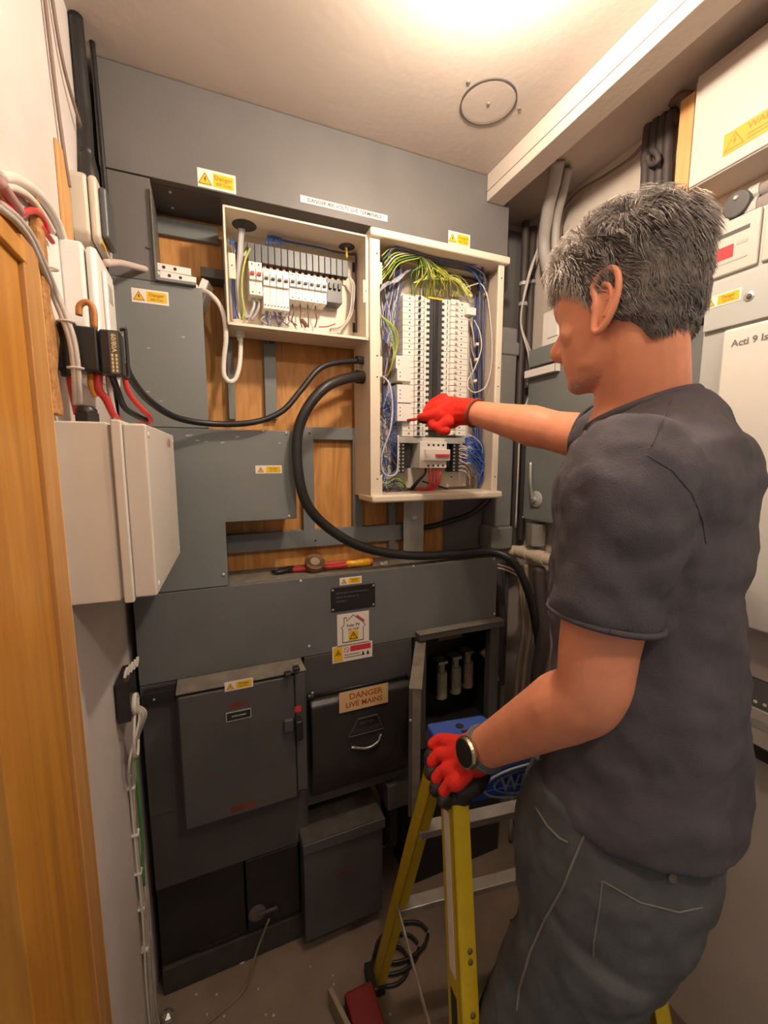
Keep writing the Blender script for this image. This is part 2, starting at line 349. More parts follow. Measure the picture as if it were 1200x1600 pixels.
for k, (wd, off) in enumerate(((.105,0),(.075,-.015),(.034,-.036))):   # worn engraving, no longer legible
    z = c0.z+.019-k*.013; xx = c0.x-.055
    mb = MB(); x = 0
    while x < wd:
        l = random.uniform(.006,.014); mb.box(xx+x, xx+min(x+l,wd), c0.y-.0024, c0.y-.002, z-.0022, z+.0022); x += l+.0025
    obj('worn_engraving', mb, NPT, q)
# solar house sticker
c0 = px(552, 982, 1.199); o3 = ((1,0,0),(0,0,1),(0,-1,0))
q = obj('house_sticker', MB().prism([(-.052,-.052),(.052,-.052),(.052,.052),(-.052,.052)], c0, *o3, 0, .0008), LABELW, T, label='white sticker with a house outline')
hp = [(-.036,-.042),(.034,-.042),(.034,.004),(.041,.004),(.034,.018),(.0,.046),(-.022,.028),(-.022,.040),(-.031,.040),(-.031,.018),(-.041,.004),(-.036,.004)]
hq = [(x*.94, (z+.0)*.94) for x, z in hp]
obj('house_outline', MB().ring(hp, hq, c0, *o3, .0008, .0011), INK, q)
obj('roof_panel', MB().prism([(.012,.044),(.038,.023),(.036,.018),(.010,.039)], c0, *o3, .0011, .0014), INKR, q)
obj('lettering', (lambda t, t2: t.add(t2.v, t2.f))(text_mb('Solar PV', .0125, c0+Vector((0,0,.012)), *o3, .0012), text_mb('on roof', .0115, c0+Vector((0,0,0)), *o3, .0012)), INK, q)
cq = c0+Vector((0,0,-.022))
obj('yellow_square', MB().prism([(-.016,-.016),(.016,-.016),(.016,.016),(-.016,.016)], cq, *o3, .0009, .0011), YELLOW, q)
obj('triangle_border', tri(cq, *o3, .025, .0011, .0013), INK, q); obj('warning_triangle', tri(cq-Vector((0,0,.001)), *o3, .017, .0013, .0015), YELLOW, q)
obj('lightning_bolt', MB().prism([(a*.018,b*.018-.001) for a, b in BOLT], cq, *o3, .0015, .0017), INK, q)
# red and yellow warning sticker
c0 = px(551, 1018.5, 1.199)
q = obj('isolation_sticker', MB().prism([(-.066,-.027),(.066,-.027),(.066,.027),(-.066,.027)], c0, *o3, 0, .0008), LABELW, T, label='white sticker with yellow and red fields')
obj('yellow_field', MB().prism([(-.062,-.023),(-.033,-.023),(-.033,.023),(-.062,.023)], c0, *o3, .0008, .0011), YELLOW, q)
obj('warning_triangle', tri(c0+Vector((-.0475,0,.006)), *o3, .020, .0011, .0013), INKB, q)
obj('red_field', MB().prism([(-.008,.003),(.061,.003),(.061,.021),(-.008,.021)], c0, *o3, .0008, .0011), INKR, q)
an = [k*math.pi/10 for k in range(20)]
mb = MB().ring([(math.cos(a)*.009-.020, math.sin(a)*.009+.011) for a in an], [(math.cos(a)*.0072-.020, math.sin(a)*.0072+.011) for a in an], c0, *o3, .0008, .0011)
mb.prism([(-.0265,.0165),(-.0255,.0175),(-.0135,.0055),(-.0145,.0045)], c0, *o3, .0008, .0011); obj('prohibition_ring', mb, INKR, q)
mb = MB()
for k in range(2): mb.prism([(-.028,-.0075-k*.008),(.022+k*.01,-.0075-k*.008),(.022+k*.01,-.0055-k*.008),(-.028,-.0055-k*.008)], c0, *o3, .0008, .0011)
for x in (.030,.046): mb.prism([(x,-.016),(x+.010,-.016),(x+.006,-.004),(x+.003,-.002)], c0, *o3, .0008, .0011)
obj('small_print', mb, INK, q)

# ------------------------------------------------------------------ lower switchgear
T = thing('fuse_switch_cabinet', 'dark grey fuse switch cabinet with closed door and small black plate', 'cabinet', (.05, 1.2, .585))
obj('body', rbox(-.110, .222, 1.135, 1.30, .585, .966), GREYD, T, .003)
obj('dusty_top', rbox(-.110, .222, 1.120, 1.199, .9655, .9685), DUSTY, T)
dr = obj('door', rbox(-.106, .188, 1.118, 1.136, .585, .958), GREYD, T, .004)
danger_label(T, px(373.5, 1069.5, 1.118), .072, .026)
obj('stile', rbox(.190, .220, 1.122, 1.136, .600, .962), GREYD, T, .003)
c0 = px(371, 1101, 1.118)
obj('red_stamp', MB().prism([(math.cos(a)*.024, math.sin(a)*.0075) for a in [k*math.pi/10 for k in range(20)]], (c0.x,1.118,c0.z), (1,0,0), (0,0,1), (0,-1,0), 0, .0008), M('worn_red_stamp', (.17,.035,.025), .7, 0, .4, 40), T)

c0 = px(373, 1117, 1.118)
q = obj('circuit_plate', MB().prism([(-.031,-.012),(.031,-.012),(.031,.012),(-.031,.012)], c0, *o3, 0, .0016), BLK, T)
obj('engraved_line', MB().prism([(-.018,-.0015),(.018,-.0015),(.018,.0015),(-.018,.0015)], c0, *o3, .0016, .002), GALV, q)
obj('plate_edge', MB().ring([(-.032,-.013),(.032,-.013),(.032,.013),(-.032,.013)], [(-.030,-.011),(.030,-.011),(.030,.011),(-.030,.011)], c0, *o3, 0, .0022), GALV, q)
c0 = px(380, 1260, 1.118); obj('lower_red_stamp', MB().prism([(-.034,-.008),(.034,-.008),(.034,.008),(-.034,.008)], c0, *o3, 0, .0006), M('worn_red_stamp', (.17,.035,.025)), T)
c0 = px(451, 1131, 1.118); obj('latch', rbox(c0.x-.014, c0.x+.012, 1.105, 1.118, c0.z-.018, c0.z+.018), GREYD, T, .003)
c0 = px(465, 1133, 1.118); obj('handle', rbox(c0.x-.009, c0.x+.010, 1.088, 1.122, c0.z-.03, c0.z+.028), BLKC, T, .004)
obj('on_mark', rbox(c0.x-.010, c0.x+.012, 1.1205, 1.1225, c0.z+.038, c0.z+.055), INKR, T)
for u, v in ((449,1052),(462,1043)): c0 = px(u, v, 1.118); obj('hinge_lug', rbox(c0.x-.009, c0.x+.009, 1.102, 1.122, c0.z-.006, c0.z+.006), BLKC, T, .002)
# centre cast unit
T = thing('cast_fuse_unit', 'black cast-iron fuse unit with bulging cover and paper DANGER LIVE MAINS label', 'fuse unit', (.41, 1.2, .47))
obj('back_box', rbox(.232, .595, 1.20, 1.36, .47, .9665), GREYD, T, .003)
prof = [(1.20,.842),(1.165,.842),(1.150,.828),(1.147,.70),(1.147,.62),(1.152,.58),(1.168,.535),(1.20,.50)]
mb = MB(); nn = len(prof)
for x in (.240, .588): mb.v += [Vector((x, y, z)) for y, z in prof]
mb.f = [tuple(range(nn-1,-1,-1)), tuple(range(nn,2*nn))]+[(i,(i+1)%nn,(i+1)%nn+nn,i+nn) for i in range(nn)]
cov = obj('cover', mb, M('black_cast_iron', (.035,.032,.030), .38, 0, .25, 14, .15, 90), T, .006)
obj('hinge_rod', MB().cyl((.236,1.175,.852),(.595,1.175,.852),.005), BLKC, T, smooth=True)
for x in (.244, .57, .588): obj('hinge_knuckle', MB().cyl((x-.008,1.175,.852),(x+.008,1.175,.852),.010), BLKC, T)
screws(T, [(.248,1.165,.868),(.592,1.165,.866)], r=.004)
PAPER = M('aged_paper', (.72,.48,.24), .7, 0, .08, 20); ORI = M('orange_ink', (.45,.10,.02), .6)
c0 = px(569, 1090, 1.146)
q = obj('paper_label', MB().prism([(-.080,-.033),(.080,-.033),(.080,.033),(-.080,.033)], c0, *o3, 0, .0008), PAPER, T, label='aged paper label reading DANGER LIVE MAINS')
obj('lettering', (lambda t, t2: t.add(t2.v, t2.f))(text_mb('DANGER', .027, c0+Vector((.006,0,.013)), *o3, .0012), text_mb('LIVE MAINS', .024, c0+Vector((0,0,-.013)), *o3, .0012)), ORI, q)
c0 = px(573, 1133, 1.147); IRON = MATS['black_cast_iron']
hx = [(-.062,-.026),(.058,-.026),(.036,.030),(-.030,.030)]
q = obj('cast_badge', MB().ring(hx, [(a*.92,b*.86) for a, b in hx], c0, *o3, 0, .004), GREYD, T, .001, label='raised cast maker badge')
obj('lettering', (lambda t, t2: t.add(t2.v, t2.f))(text_mb('BRITISH', .017, c0+Vector((0,0,.013)), *o3, .003, sx=.8), text_mb('ENGLAND', .020, c0+Vector((0,0,-.010)), *o3, .003)), GREYD, q)
c0 = px(572, 1158, 1.147); obj('pull_recess', MB().tube([c0+Vector((-.05,-.002,-.006)), c0+Vector((.0,-.008,-.018)), c0+Vector((.035,-.008,-.008)), c0+Vector((.05,-.002,.012))], .004, 8), STEEL, T, smooth=True)
# open fuse box at right
T = thing('open_fuse_box', 'open grey fuse box with three ceramic fuses inside a black interior', 'fuse box', (.77, 1.25, .56))
mb = MB(); mb.box(.605,.645,1.19,1.22,.56,.966); mb.box(.905,.945,1.19,1.22,.56,.965); mb.box(.645,.905,1.19,1.22,.56,.60); mb.box(.605,.945,1.165,1.198,.966,.988)
obj('frame', mb, GREYD, T, .002)
mb = MB(); mb.box(.605,.945,1.352,1.360,.56,.966); mb.box(.605,.612,1.22,1.355,.56,.966); mb.box(.938,.945,1.22,1.355,.56,.966); mb.box(.605,.945,1.22,1.355,.56,.567); mb.box(.605,.945,1.22,1.355,.959,.966)
obj('interior', mb, BLACKM, T)
obj('dusty_top', rbox(.605,.945,1.163,1.198,.988,.990), DUSTY, T)
c0 = PY(704, 994, 1.30); obj('paper_tag', rbox(c0.x-.05, c0.x+.05, 1.30, 1.302, c0.z-.012, c0.z+.012), M('brown_tag', (.23,.13,.085), .7), T)
CER = M('grimy_ceramic', (.36,.33,.24), .5, 0, .2, 30); CER2 = M('grimy_ceramic_red', (.34,.24,.19), .5, 0, .2, 30)
for k, (u, v) in enumerate(((689,1069),(711,1061),(730,1052))):
    c0 = PY(u, v, 1.30); f = obj('fuse_carrier', MB().cyl(c0+Vector((0,0,-.052)), c0+Vector((0,0,.050)), .024, .023, 14), (CER, CER, CER2)[k], T, .003)
    obj('top_clip', rbox(c0.x-.020, c0.x+.020, 1.285, 1.33, c0.z+.085, c0.z+.096), STEEL, f, .001)
    obj('side_plate', rbox(c0.x-.030, c0.x-.026, 1.28, 1.34, c0.z-.03, c0.z+.09), BLKC, f, .001)
    obj('top_blade', MB().cyl(c0+Vector((0,0,.04)), c0+Vector((0,0,.085)), .012, .014, 10), CER, f)
    obj('window', rbox(c0.x-.009, c0.x+.009, 1.2785, 1.281, c0.z-.012, c0.z+.003), BLK, f); obj('pin', MB().cyl(c0+Vector((0,0,-.060)), c0+Vector((0,0,-.04)), .008), STEEL, f)
c0 = PY(775, 1045, 1.24); obj('lever', MB().tube([c0+Vector((-.045,.03,.07)), c0+Vector((-.02,0,.03)), c0+Vector((0,0,-.015))], .012, 8, radii=[.014,.014,.009]), GALV, T, smooth=True)
obj('lever_tip', MB().cyl(c0+Vector((.001,-.002,-.02)), c0+Vector((.008,-.004,-.045)), .005), STEEL, T)
c0 = PY(755, 1048, 1.33); obj('terminal', rbox(c0.x-.03, c0.x+.01, 1.31, 1.34, c0.z-.03, c0.z+.03), GREYD, T, .003)
d = thing('fuse_box_door', 'open grey door of the fuse box, seen almost edge-on', 'door panel', (.60, 1.19, .58))
dv = Vector((-.50,-.866,0)); nv = Vector((-.866,.5,0)); hc = Vector((.606,1.186,0))
obj('leaf', MB().obox(hc+dv*.145+Vector((0,0,.77)), dv, nv, (0,0,1), .29, .010, .375), GREYD, d, .001)
obj('folded_lip', MB().obox(hc+dv*.285+nv*(-.012)+Vector((0,0,.77)), dv, nv, (0,0,1), .008, .03, .375), DUSTY, d, .001)
obj('top_edge', MB().obox(hc+dv*.145+nv*(-.012)+Vector((0,0,.9575)), dv, nv, (0,0,1), .29, .034, .004), DUSTY, d)
screws(d, [hc+dv*.292+Vector((0,0,.87))], dv, .004)
# bottom row
T = thing('base_panel', 'flat black-grey panel below the fuse switch cabinet', 'panel', (.0, 1.27, .35))
obj('face', rbox(-.20, .235, 1.205, 1.345, .35, .585), GREYD, T, .002)
obj('side_panel', rbox(-.20, -.112, 1.200, 1.345, .585, .966), GREYD, T, .002)
T = thing('plinth_box', 'black plinth enclosure on the floor by the white cable bundle', 'enclosure', (-.08, 1.28, 0))
obj('body', rbox(-.20, .035, 1.215, 1.36, .09, .349), BLACKM, T, .003); obj('kick_slot', rbox(-.10, .09, 1.212, 1.216, .088, .100), BLK, T)
obj('kick_board', rbox(-.20, .235, 1.205, 1.36, 0, .086), M('dirty_kickboard', (.045,.040,.034), .8, 0, .3, 20), T, .002)
T = thing('dial_box', 'small black box with a round dial near the floor', 'enclosure', (.125, 1.28, .10))
obj('body', rbox(.040, .200, 1.203, 1.36, .105, .348), BLACKM, T, .003)
c0 = px(402, 1427); obj('dial', MB().lathe((c0.x,1.203,c0.z), (0,-1,0), [(.026,0),(.026,.006),(.018,.009),(.001,.009)], 24), M('dusty_dial', (.11,.085,.075), .6), T); obj('dial_lever', rbox(c0.x, c0.x+.06, 1.190, 1.197, c0.z-.004, c0.z+.004), GREYD, T, .001)
T = thing('floor_enclosure', 'dark steel enclosure with dusty lid standing on the floor in the middle', 'enclosure', (.34, 1.25, 0))
obj('body', rbox(.207, .468, 1.150, 1.36, .045, .36), GREYD, T, .003)
obj('lid', rbox(.203, .474, 1.140, 1.36, .36, .395), GREYD, T, .003); obj('dusty_top', rbox(.205, .470, 1.145, 1.36, .395, .397), M('sooty_dust', (.085,.072,.058), .9, 0, .3, 30), T)
c0 = px(540, 1362, 1.149); obj('red_mark', rbox(c0.x-.03, c0.x+.03, 1.1485, 1.1495, c0.z-.004, c0.z+.004), M('worn_red_stamp', (.17,.035,.025)), T)
T = thing('cable_box', 'small dusty grey junction box hanging under the cast fuse unit', 'junction box', (.53, 1.25, .37))
obj('body', rbox(.495, .585, 1.17, 1.36, .385, .475), GREYD, T, .004); obj('neck', MB().cyl((.53,1.24,.20),(.53,1.24,.386),.03), BLACKM, T)
T = obj('corner_enclosure', rbox(.60, 1.0, 1.22, 1.36, 0, .55), BLACKM, None, .004, label='black steel enclosure standing behind the ladder', cat='enclosure')

# ------------------------------------------------------------------ left open distribution board
def W(pts, Y): return [PY(u, v, (Y if len(p) == 2 else p[2])) for p in pts for u, v in [p[:2]]]
BOUNDS = {'wide_distribution_board': (.066,.442,1.203,1.322,1.914,2.180), 'tall_distribution_board': (.456,.898,1.200,1.326,1.453,2.178)}
def wire(parent, pts, r, mat, Y=1.28, name='wire', n=6, sub=5, label=None):
    P = W(pts, Y); b = BOUNDS.get(parent.name)
    if b: P = [Vector((min(max(p.x, b[0]+r), b[1]-r), min(max(p.y, b[2]+r), b[3]-r), min(max(p.z, b[4]+r), b[5]-r))) for p in P]
    return obj(name, MB().tube(P, r, n, sub), mat, parent, smooth=True, label=label)
LB = thing('wide_distribution_board', 'wide open cream distribution board with one row of breakers and a grey busbar', 'distribution board', (.255, 1.3, 1.905))
x0, x1, z0, z1, ya, yb = .060, .448, 1.908, 2.187, 1.200, 1.330
mb = MB(); mb.box(x0,x1,yb-.002,yb,z0,z1); mb.box(x0,x0+.002,ya,yb,z0,z1); mb.box(x1-.002,x1,ya,yb,z0,z1); mb.box(x0,x1,ya,yb,z0,z0+.002); mb.box(x0,x1,ya,yb,z1-.002,z1)
obj('enclosure', mb, CREAM, LB)
mb = MB().box(x0-.001,x1+.001,ya-.002,ya+.001,z0-.004,z0+.003); mb.box(x0-.001,x1+.001,ya-.002,ya+.001,z1-.003,z1+.002); mb.box(x0-.002,x0+.003,ya-.002,ya+.001,z0,z1); mb.box(x1-.012,x1+.002,ya-.002,ya+.001,z0,z1)
obj('front_rim', mb, CREAM, LB, .0006)
obj('gear_plate', rbox(x0+.10, x1-.06, yb-.012, yb-.008, z0+.02, z1-.05), OFFW, LB, .001)
for k in range(7): obj('knockout', MB().lathe((.10+k*.048, 1.262, z0), (0,0,-1), [(.013,-.0005),(.013,.0008),(.011,.0009),(.001,.0009)], 18), CREAM, LB)
for k in range(4): obj('knockout', MB().lathe((.20+k*.045, 1.265, z1-.002), (0,0,-1), [(.013,-.0005),(.013,.0008),(.011,.0009),(.001,.0009)], 18), CREAM, LB)
obj('cable_hole', MB().lathe((.115, 1.27, z1-.0015), (0,0,-1), [(.032,0),(.032,.001)], 24), BLK, LB)
obj('cable_hole', MB().lathe((.405, 1.275, z1-.0015), (0,0,-1), [(.024,0),(.024,.001)], 24), BLK, LB)
for (u, v, s) in ((361,415,1), (570,455,-1)):
    c0 = PY(u, v, 1.203); obj('cover_lug', rbox(c0.x-.006, c0.x+.011, 1.200, 1.203, c0.z-.032, c0.z+.030), CREAM, LB, .004); screws(LB, [c0+Vector((.002,-.003,0))], r=.0015, mat=BLK)
for v in (418, 476, 512): c0 = PY(554, v, 1.32); obj('slot', rbox(c0.x-.006, c0.x+.006, 1.3195, 1.3215, c0.z-.014, c0.z+.014), BLK, LB)
# busbar row: 16 dark grey segments with comb teeth
seg0 = None
for k in range(16):
    xa = .121+k*.01775
    if seg0 is None:
        seg0 = obj('busbar_segment', rbox(xa, xa+.0168, 1.262, 1.30, 2.094, 2.141), M('slate_plastic', (.085,.090,.095), .4), LB, .0015)
        tooth0 = obj('terminal_screw', MB().cyl((xa+.008,1.285,2.141),(xa+.008,1.285,2.147),.004,n=8), SCREW, seg0)
        tt0 = obj('copper_tail', rbox(xa+.004, xa+.013, 1.275, 1.283, 2.076, 2.096), COPPER, seg0, .001)
    else:
        s2 = copy_part(seg0, LB, (k*.01775, 0, 0))
        for t_ in (tooth0, tt0): copy_part(t_, s2, (0,0,0))
def breaker(parent, x0, x1, z0, z1, y, mat, toggle=BLK, tz=.55, th=.006, holes=1, name='circuit_breaker', tail=.0):
    b_ = obj(name, rbox(x0, x1, y, y+.055, z0, z1), mat, parent, .001)
    h = z1-z0; zc = z0+h*tz; xm = (x0+x1)/2
    obj('raised_face', rbox(x0+.0006, x1-.0006, y-.008, y, zc-h*.17, zc+h*.17), mat, b_, .001)
    obj('toggle', rbox(x0+.004, x1-.004, y-.015, y-.008, zc-th/2, zc+th/2), toggle, b_, .001)
    for i in range(holes):
        xx = x0+(x1-x0)*(i+.5)/holes
        obj('terminal', MB().lathe((xx, y, z0+h*.08), (0,-1,0), [(.0022,-.001),(.0022,.0006),(.001,.0006)], 10), BLK, b_)
        if h < .1 and holes == 1: obj('terminal', MB().lathe((xx, y, z1-h*.08), (0,-1,0), [(.0022,-.001),(.0022,.0006),(.001,.0006)], 10), BLK, b_)
    return b_
for i in range(2): breaker(LB, .121+i*.0178, .1385+i*.0178, 2.008, 2.094, 1.262, WHITEP, INKR, .6, .008, 1, 'main_switch_pole')
for i in range(4): breaker(LB, .1575+i*.0178, .1750+i*.0178, 1.977, 2.082, 1.262, WHITEP, BLK, .72, .006, 2, 'residual_breaker')
for i in range(6): breaker(LB, .2295+i*.0181, .2472+i*.0181, 2.010, 2.082, 1.262, WHITEP, GREYD, .62, .006, 1)
obj('blanking_module', rbox(.339, .386, 1.266, 1.31, 2.018, 2.085), M('slate_plastic', (.085,.090,.095)), LB, .002)
for i in range(3): obj('module_clip', rbox(.345+i*.014, .353+i*.014, 1.258, 1.268, 2.055, 2.072), BLK, LB, .001)
# wiring
for i in range(3): wire(LB, [(374+i*3,338,1.27),(374+i*2,380,1.275),(371+i*3,440,1.27),(376+i*2,480,1.275),(384+i*2,497,1.28)], .0045, (GREYC, LBLW, GREYC)[i], name='supply_cable')
wire(LB, [(391,388,1.262),(382,410,1.258),(377,450,1.26),(381,480,1.262),(379,500,1.27)], .003, YELW, name='earth_wire')
wire(LB, [(390,382),(377,400),(373,430),(375,470),(378,500)], .0025, GRNW, name='earth_wire')
for i in range(7):
    a = random.uniform
    wire(LB, [(358+a(0,8),372+a(0,8)),(366+a(-4,8),385+a(-6,14)),(362+a(0,6),410),(361+a(0,5),440),(363+a(0,5),470),(365+a(0,8),498)], .0021, random.choice([BLUEW,BLUEW,PURPW,LBLW]), 1.29, 'blue_wire')
for i in range(6):
    a = random.uniform
    wire(LB, [(416+i*5,382,1.28),(419+i*4,366+a(-3,3),1.285),(422+a(-3,8),356+a(-3,3),1.29),(450+a(-4,6),364+a(-4,4),1.295),(480,368+a(-3,4),1.295),(500,366+a(-4,3),1.295),(516,368+a(-4,4),1.3)], .0026, BLUEW, name='neutral_wire')
for u in (470, 490): c0 = PY(u, 367.5, 1.292); obj('cable_tie', MB().tube([c0+Vector((0,-.012*math.cos(t),.012*math.sin(t))) for t in [k*.7 for k in range(10)]], .0018, 6, 2), BLK, LB)
for i in range(5):
    a = random.uniform
    wire(LB, [(516+a(0,6),370,1.30),(545+a(0,6),376+a(-2,2),1.298),(556+i*1.6,395,1.296),(561+i*1.8,430,1.295),(562+i*1.6,480,1.295),(560+i*1.5,520,1.295)], .003, random.choice([PURPW,BRNW,PURPW]), name='tail_wire')
wire(LB, [(540,372,1.27),(541,388,1.268),(542,403,1.272)], .0035, YELP, name='yellow_sleeve')
wire(LB, [(453,384),(470,381),(482,382),(490,384),(497,396)], .0018, YELW, 1.3, 'earth_wire'); wire(LB, [(478,384),(492,377),(506,380),(512,392)], .0014, OFFW, 1.3, 'thin_wire')
for i in range(4): wire(LB, [(457+i*12,476,1.29),(458+i*12+random.uniform(-2,3),488,1.285),(456+i*13,500,1.29),(462+i*10,512,1.30)], .0018, BRNW, name='brown_wire')
for i in range(14):
    a = random.uniform
    wire(LB, [(414+i*2.9,482,1.29),(415+i*2.8+a(-3,3),492,1.285+a(-.01,.01)),(413+i*3+a(-6,6),500,1.29),(418+i*3+a(-8,8),510+a(-2,1),1.30)], .0016, random.choice([PURPW,LBLW,BLUEW,PURPW,GREYC]), name='load_wire')
wire(LB, [(470,500,1.275),(476,505,1.272),(479,511,1.275)], .006, BRNW, name='brown_wire'); wire(LB, [(498,511,1.29),(512,510,1.285),(524,506,1.285)], .0018, REDW, name='red_wire')
for i in range(3): wire(LB, [(545+i,432,1.29),(550+i*2,446,1.285),(549+i*2,470,1.285),(546+i*2,490,1.285),(535,508+i*2,1.29),(515,514+i*2,1.3)], .0018, (OFFW,GREYC,OFFW)[i], name='thin_wire')
for i in range(2): wire(LB, [(394+i*9,462,1.29),(397+i*8,476,1.285),(392+i*8,490,1.285),(386+i*6,500,1.29)], .0042, (LBLW,GREYC)[i], name='supply_cable')
c0 = PY(375, 523, 1.265); obj('gland', MB().lathe((c0.x, 1.265, z0), (0,0,-1), [(.013,0),(.013,.014),(.009,.016),(.009,.024),(.004,.026)], 12), WHITEP, LB, .0005)

# ------------------------------------------------------------------ tall open distribution board
TB = thing('tall_distribution_board', 'tall open cream distribution board crammed with breakers and coloured wires', 'distribution board', (.69, 1.3, 1.43))
x0, x1, z0, z1, ya, yb = .448, .906, 1.446, 2.186, 1.195, 1.335
mb = MB(); mb.box(x0,x1,yb-.002,yb,z0,z1); mb.box(x0,x0+.003,ya,yb,z0,z1); mb.box(x1-.003,x1,ya,yb,z0,z1); mb.box(x0,x1,ya,yb,z0,z0+.003); mb.box(x0,x1,ya,yb,z1-.003,z1)
obj('enclosure', mb, CREAM_IN, TB)
obj('side_casing', rbox(x0-.004, x0, 1.19, 1.335, z0-.004, z1+.006), CREAM, TB, .001)
obj('side_casing', rbox(x1, x1+.004, 1.19, 1.335, z0-.004, z1+.006), CREAM, TB, .001)
obj('left_lip', rbox(x0-.004, x0+.028, 1.186, 1.196, z0, z1), CREAM, TB, .003)
obj('right_lip', rbox(x1-.018, x1+.004, 1.186, 1.196, z0, z1), CREAM, TB, .003)
obj('top_cap', rbox(x0-.006, x1+.016, 1.172, 1.30, z1-.006, z1+.017), CREAM, TB, .006, seg=3)
obj('bottom_cap', rbox(x0-.006, x1+.012, 1.165, 1.30, z0-.018, z0+.006), CREAM, TB, .008, seg=3)
for z in (1.50, 1.80, 1.86, 2.14): screws(TB, [(x0+.018,1.186,z),(x1-.008,1.186,z)], r=.002, mat=BLK)
for z in (1.48, 1.83, 2.09): obj('lip_tab', rbox(x0+.026, x0+.036, 1.187, 1.194, z-.03, z+.03), CREAM, TB, .004)
obj('gear_plate', rbox(.52, .87, 1.318, 1.322, 1.46, 2.10), OFFW, TB, .001)
# centre bus chamber
obj('bus_cover', rbox(.670, .730, 1.262, 1.31, 1.655, 2.072), M('slate_dark_plastic', (.045,.048,.052), .4, 0, .2, 30), TB, .003)
obj('bus_rib', rbox(.692, .708, 1.256, 1.264, 1.655, 2.072), BLK, TB, .002)
obj('bus_head', rbox(.672, .728, 1.260, 1.30, 2.072, 2.078), YELP, TB, .001)
pitch = .0183; base = None
def way(parent, xl, xr, zb, mirror):
    """one breaker lying across the column, its toggle towards the bus chamber"""
    b_ = obj('circuit_breaker', rbox(xl, xr, 1.262, 1.315, zb, zb+pitch-.0008), WHITEP, parent, .0008)
    k = (lambda f: xl+(xr-xl)*f) if not mirror else (lambda f: xr-(xr-xl)*f)
    rb = lambda f0, f1, y0_, y1_, dz0, dz1: rbox(k(f0), k(f1), y0_, y1_, zb+dz0, zb+dz1)
    obj('raised_face', rb(.46, .80, 1.250, 1.262, .0004, pitch-.0012), WHITEP, b_, .0008)
    obj('toggle', rb(.56, .64, 1.242, 1.251, .004, .013), BLK if not mirror else OFFW, b_, .001)
    obj('terminal', MB().lathe((k(.28), 1.262, zb+pitch*.5), (0,-1,0), [(.0026,-.001),(.0026,.0006),(.001,.0006)], 10), BLK, b_)
    obj('slot', rb(.86, .89, 1.2608, 1.262, .003, .014), GREYD, b_)
    obj('bus_finger', rb(1.0, 1.10, 1.258, 1.272, .004, .014), WHITEP, b_, .001)
    return b_
L0 = way(TB, .583, .668, 1.634, False); R0 = way(TB, .733, .826, 1.640, True)
for k in range(1, 24):
    for src in (L0, R0):
        n_ = copy_part(src, TB, (0, 0, k*pitch))
        for ch in src.children: copy_part(ch, n_, (0,0,0))
for (u, v, h) in ((625,566,2),(627,585,2),(627,616,3),(627,643,3)):
    c0 = PY(u, v, 1.245); pod = obj('residual_pod', rbox(c0.x-.014, c0.x+.035, 1.245, 1.30, c0.z-h*.010, c0.z+h*.010), WHITEP, TB, .0015)
    for i in range(h): obj('terminal', MB().lathe((c0.x-.004, 1.245, c0.z+(i-(h-1)/2)*.012), (0,-1,0), [(.002,-.001),(.002,.0006),(.001,.0006)], 8), BLK, pod)
c0 = PY(737, 486, 1.245); pod = obj('residual_pod', rbox(c0.x-.02, c0.x+.018, 1.245, 1.29, c0.z-.012, c0.z+.012), WHITEP, TB, .0015)
obj('shelf_rail', rbox(.565, .835, 1.255, 1.30, 1.612, 1.632), GALV, TB, .001); obj('cream_tray', rbox(.650, .735, 1.250, 1.30, 1.608, 1.628), OFFW, TB, .001)
# incoming isolator with four poles
iso = obj('main_isolator', rbox(.640, .742, 1.245, 1.31, 1.530, 1.618), WHITEP, TB, .002)
obj('raised_face', rbox(.655, .748, 1.232, 1.246, 1.555, 1.592), WHITEP, iso, .002); obj('toggle', rbox(.690, .742, 1.224, 1.234, 1.568, 1.576), INKR, iso, .001)
for i in range(4):
    for z in (1.538, 1.606): obj('terminal', MB().lathe((.672+i*.0185, 1.245, z), (0,-1,0), [(.004,-.001),(.004,.0006),(.002,.0006)], 10), BLK, iso)
for (xa, xb) in ((.566,.592),(.775,.808)):
    tb = obj('terminal_bar', rbox(xa, xb, 1.262, 1.31, 1.515, 1.625), BLK, TB, .002)
    for i in range(9):
        for x in (xa+.006, xb-.006): obj('bar_screw', MB().lathe((x, 1.262, 1.522+i*.012), (0,-1,0), [(.0036,0),(.0036,.002),(.001,.002)], 8), SCREW, tb)
    obj('bar_holder', rbox((xb+.002) if xa < .6 else xa-.035, (xb+.03) if xa < .6 else xa-.002, 1.275, 1.31, 1.53, 1.61), BLK, TB, .003)
for i in range(4):
    x = 668+i*5.6+2
    wire(TB, [(x,728,1.262),(x+1,742,1.255),(x-1+(i-1.5)*-1,758,1.26),(x-8+i*-2,768,1.27),(x-22-4*i,771,1.28)], .0042, REDW, name='red_tail')
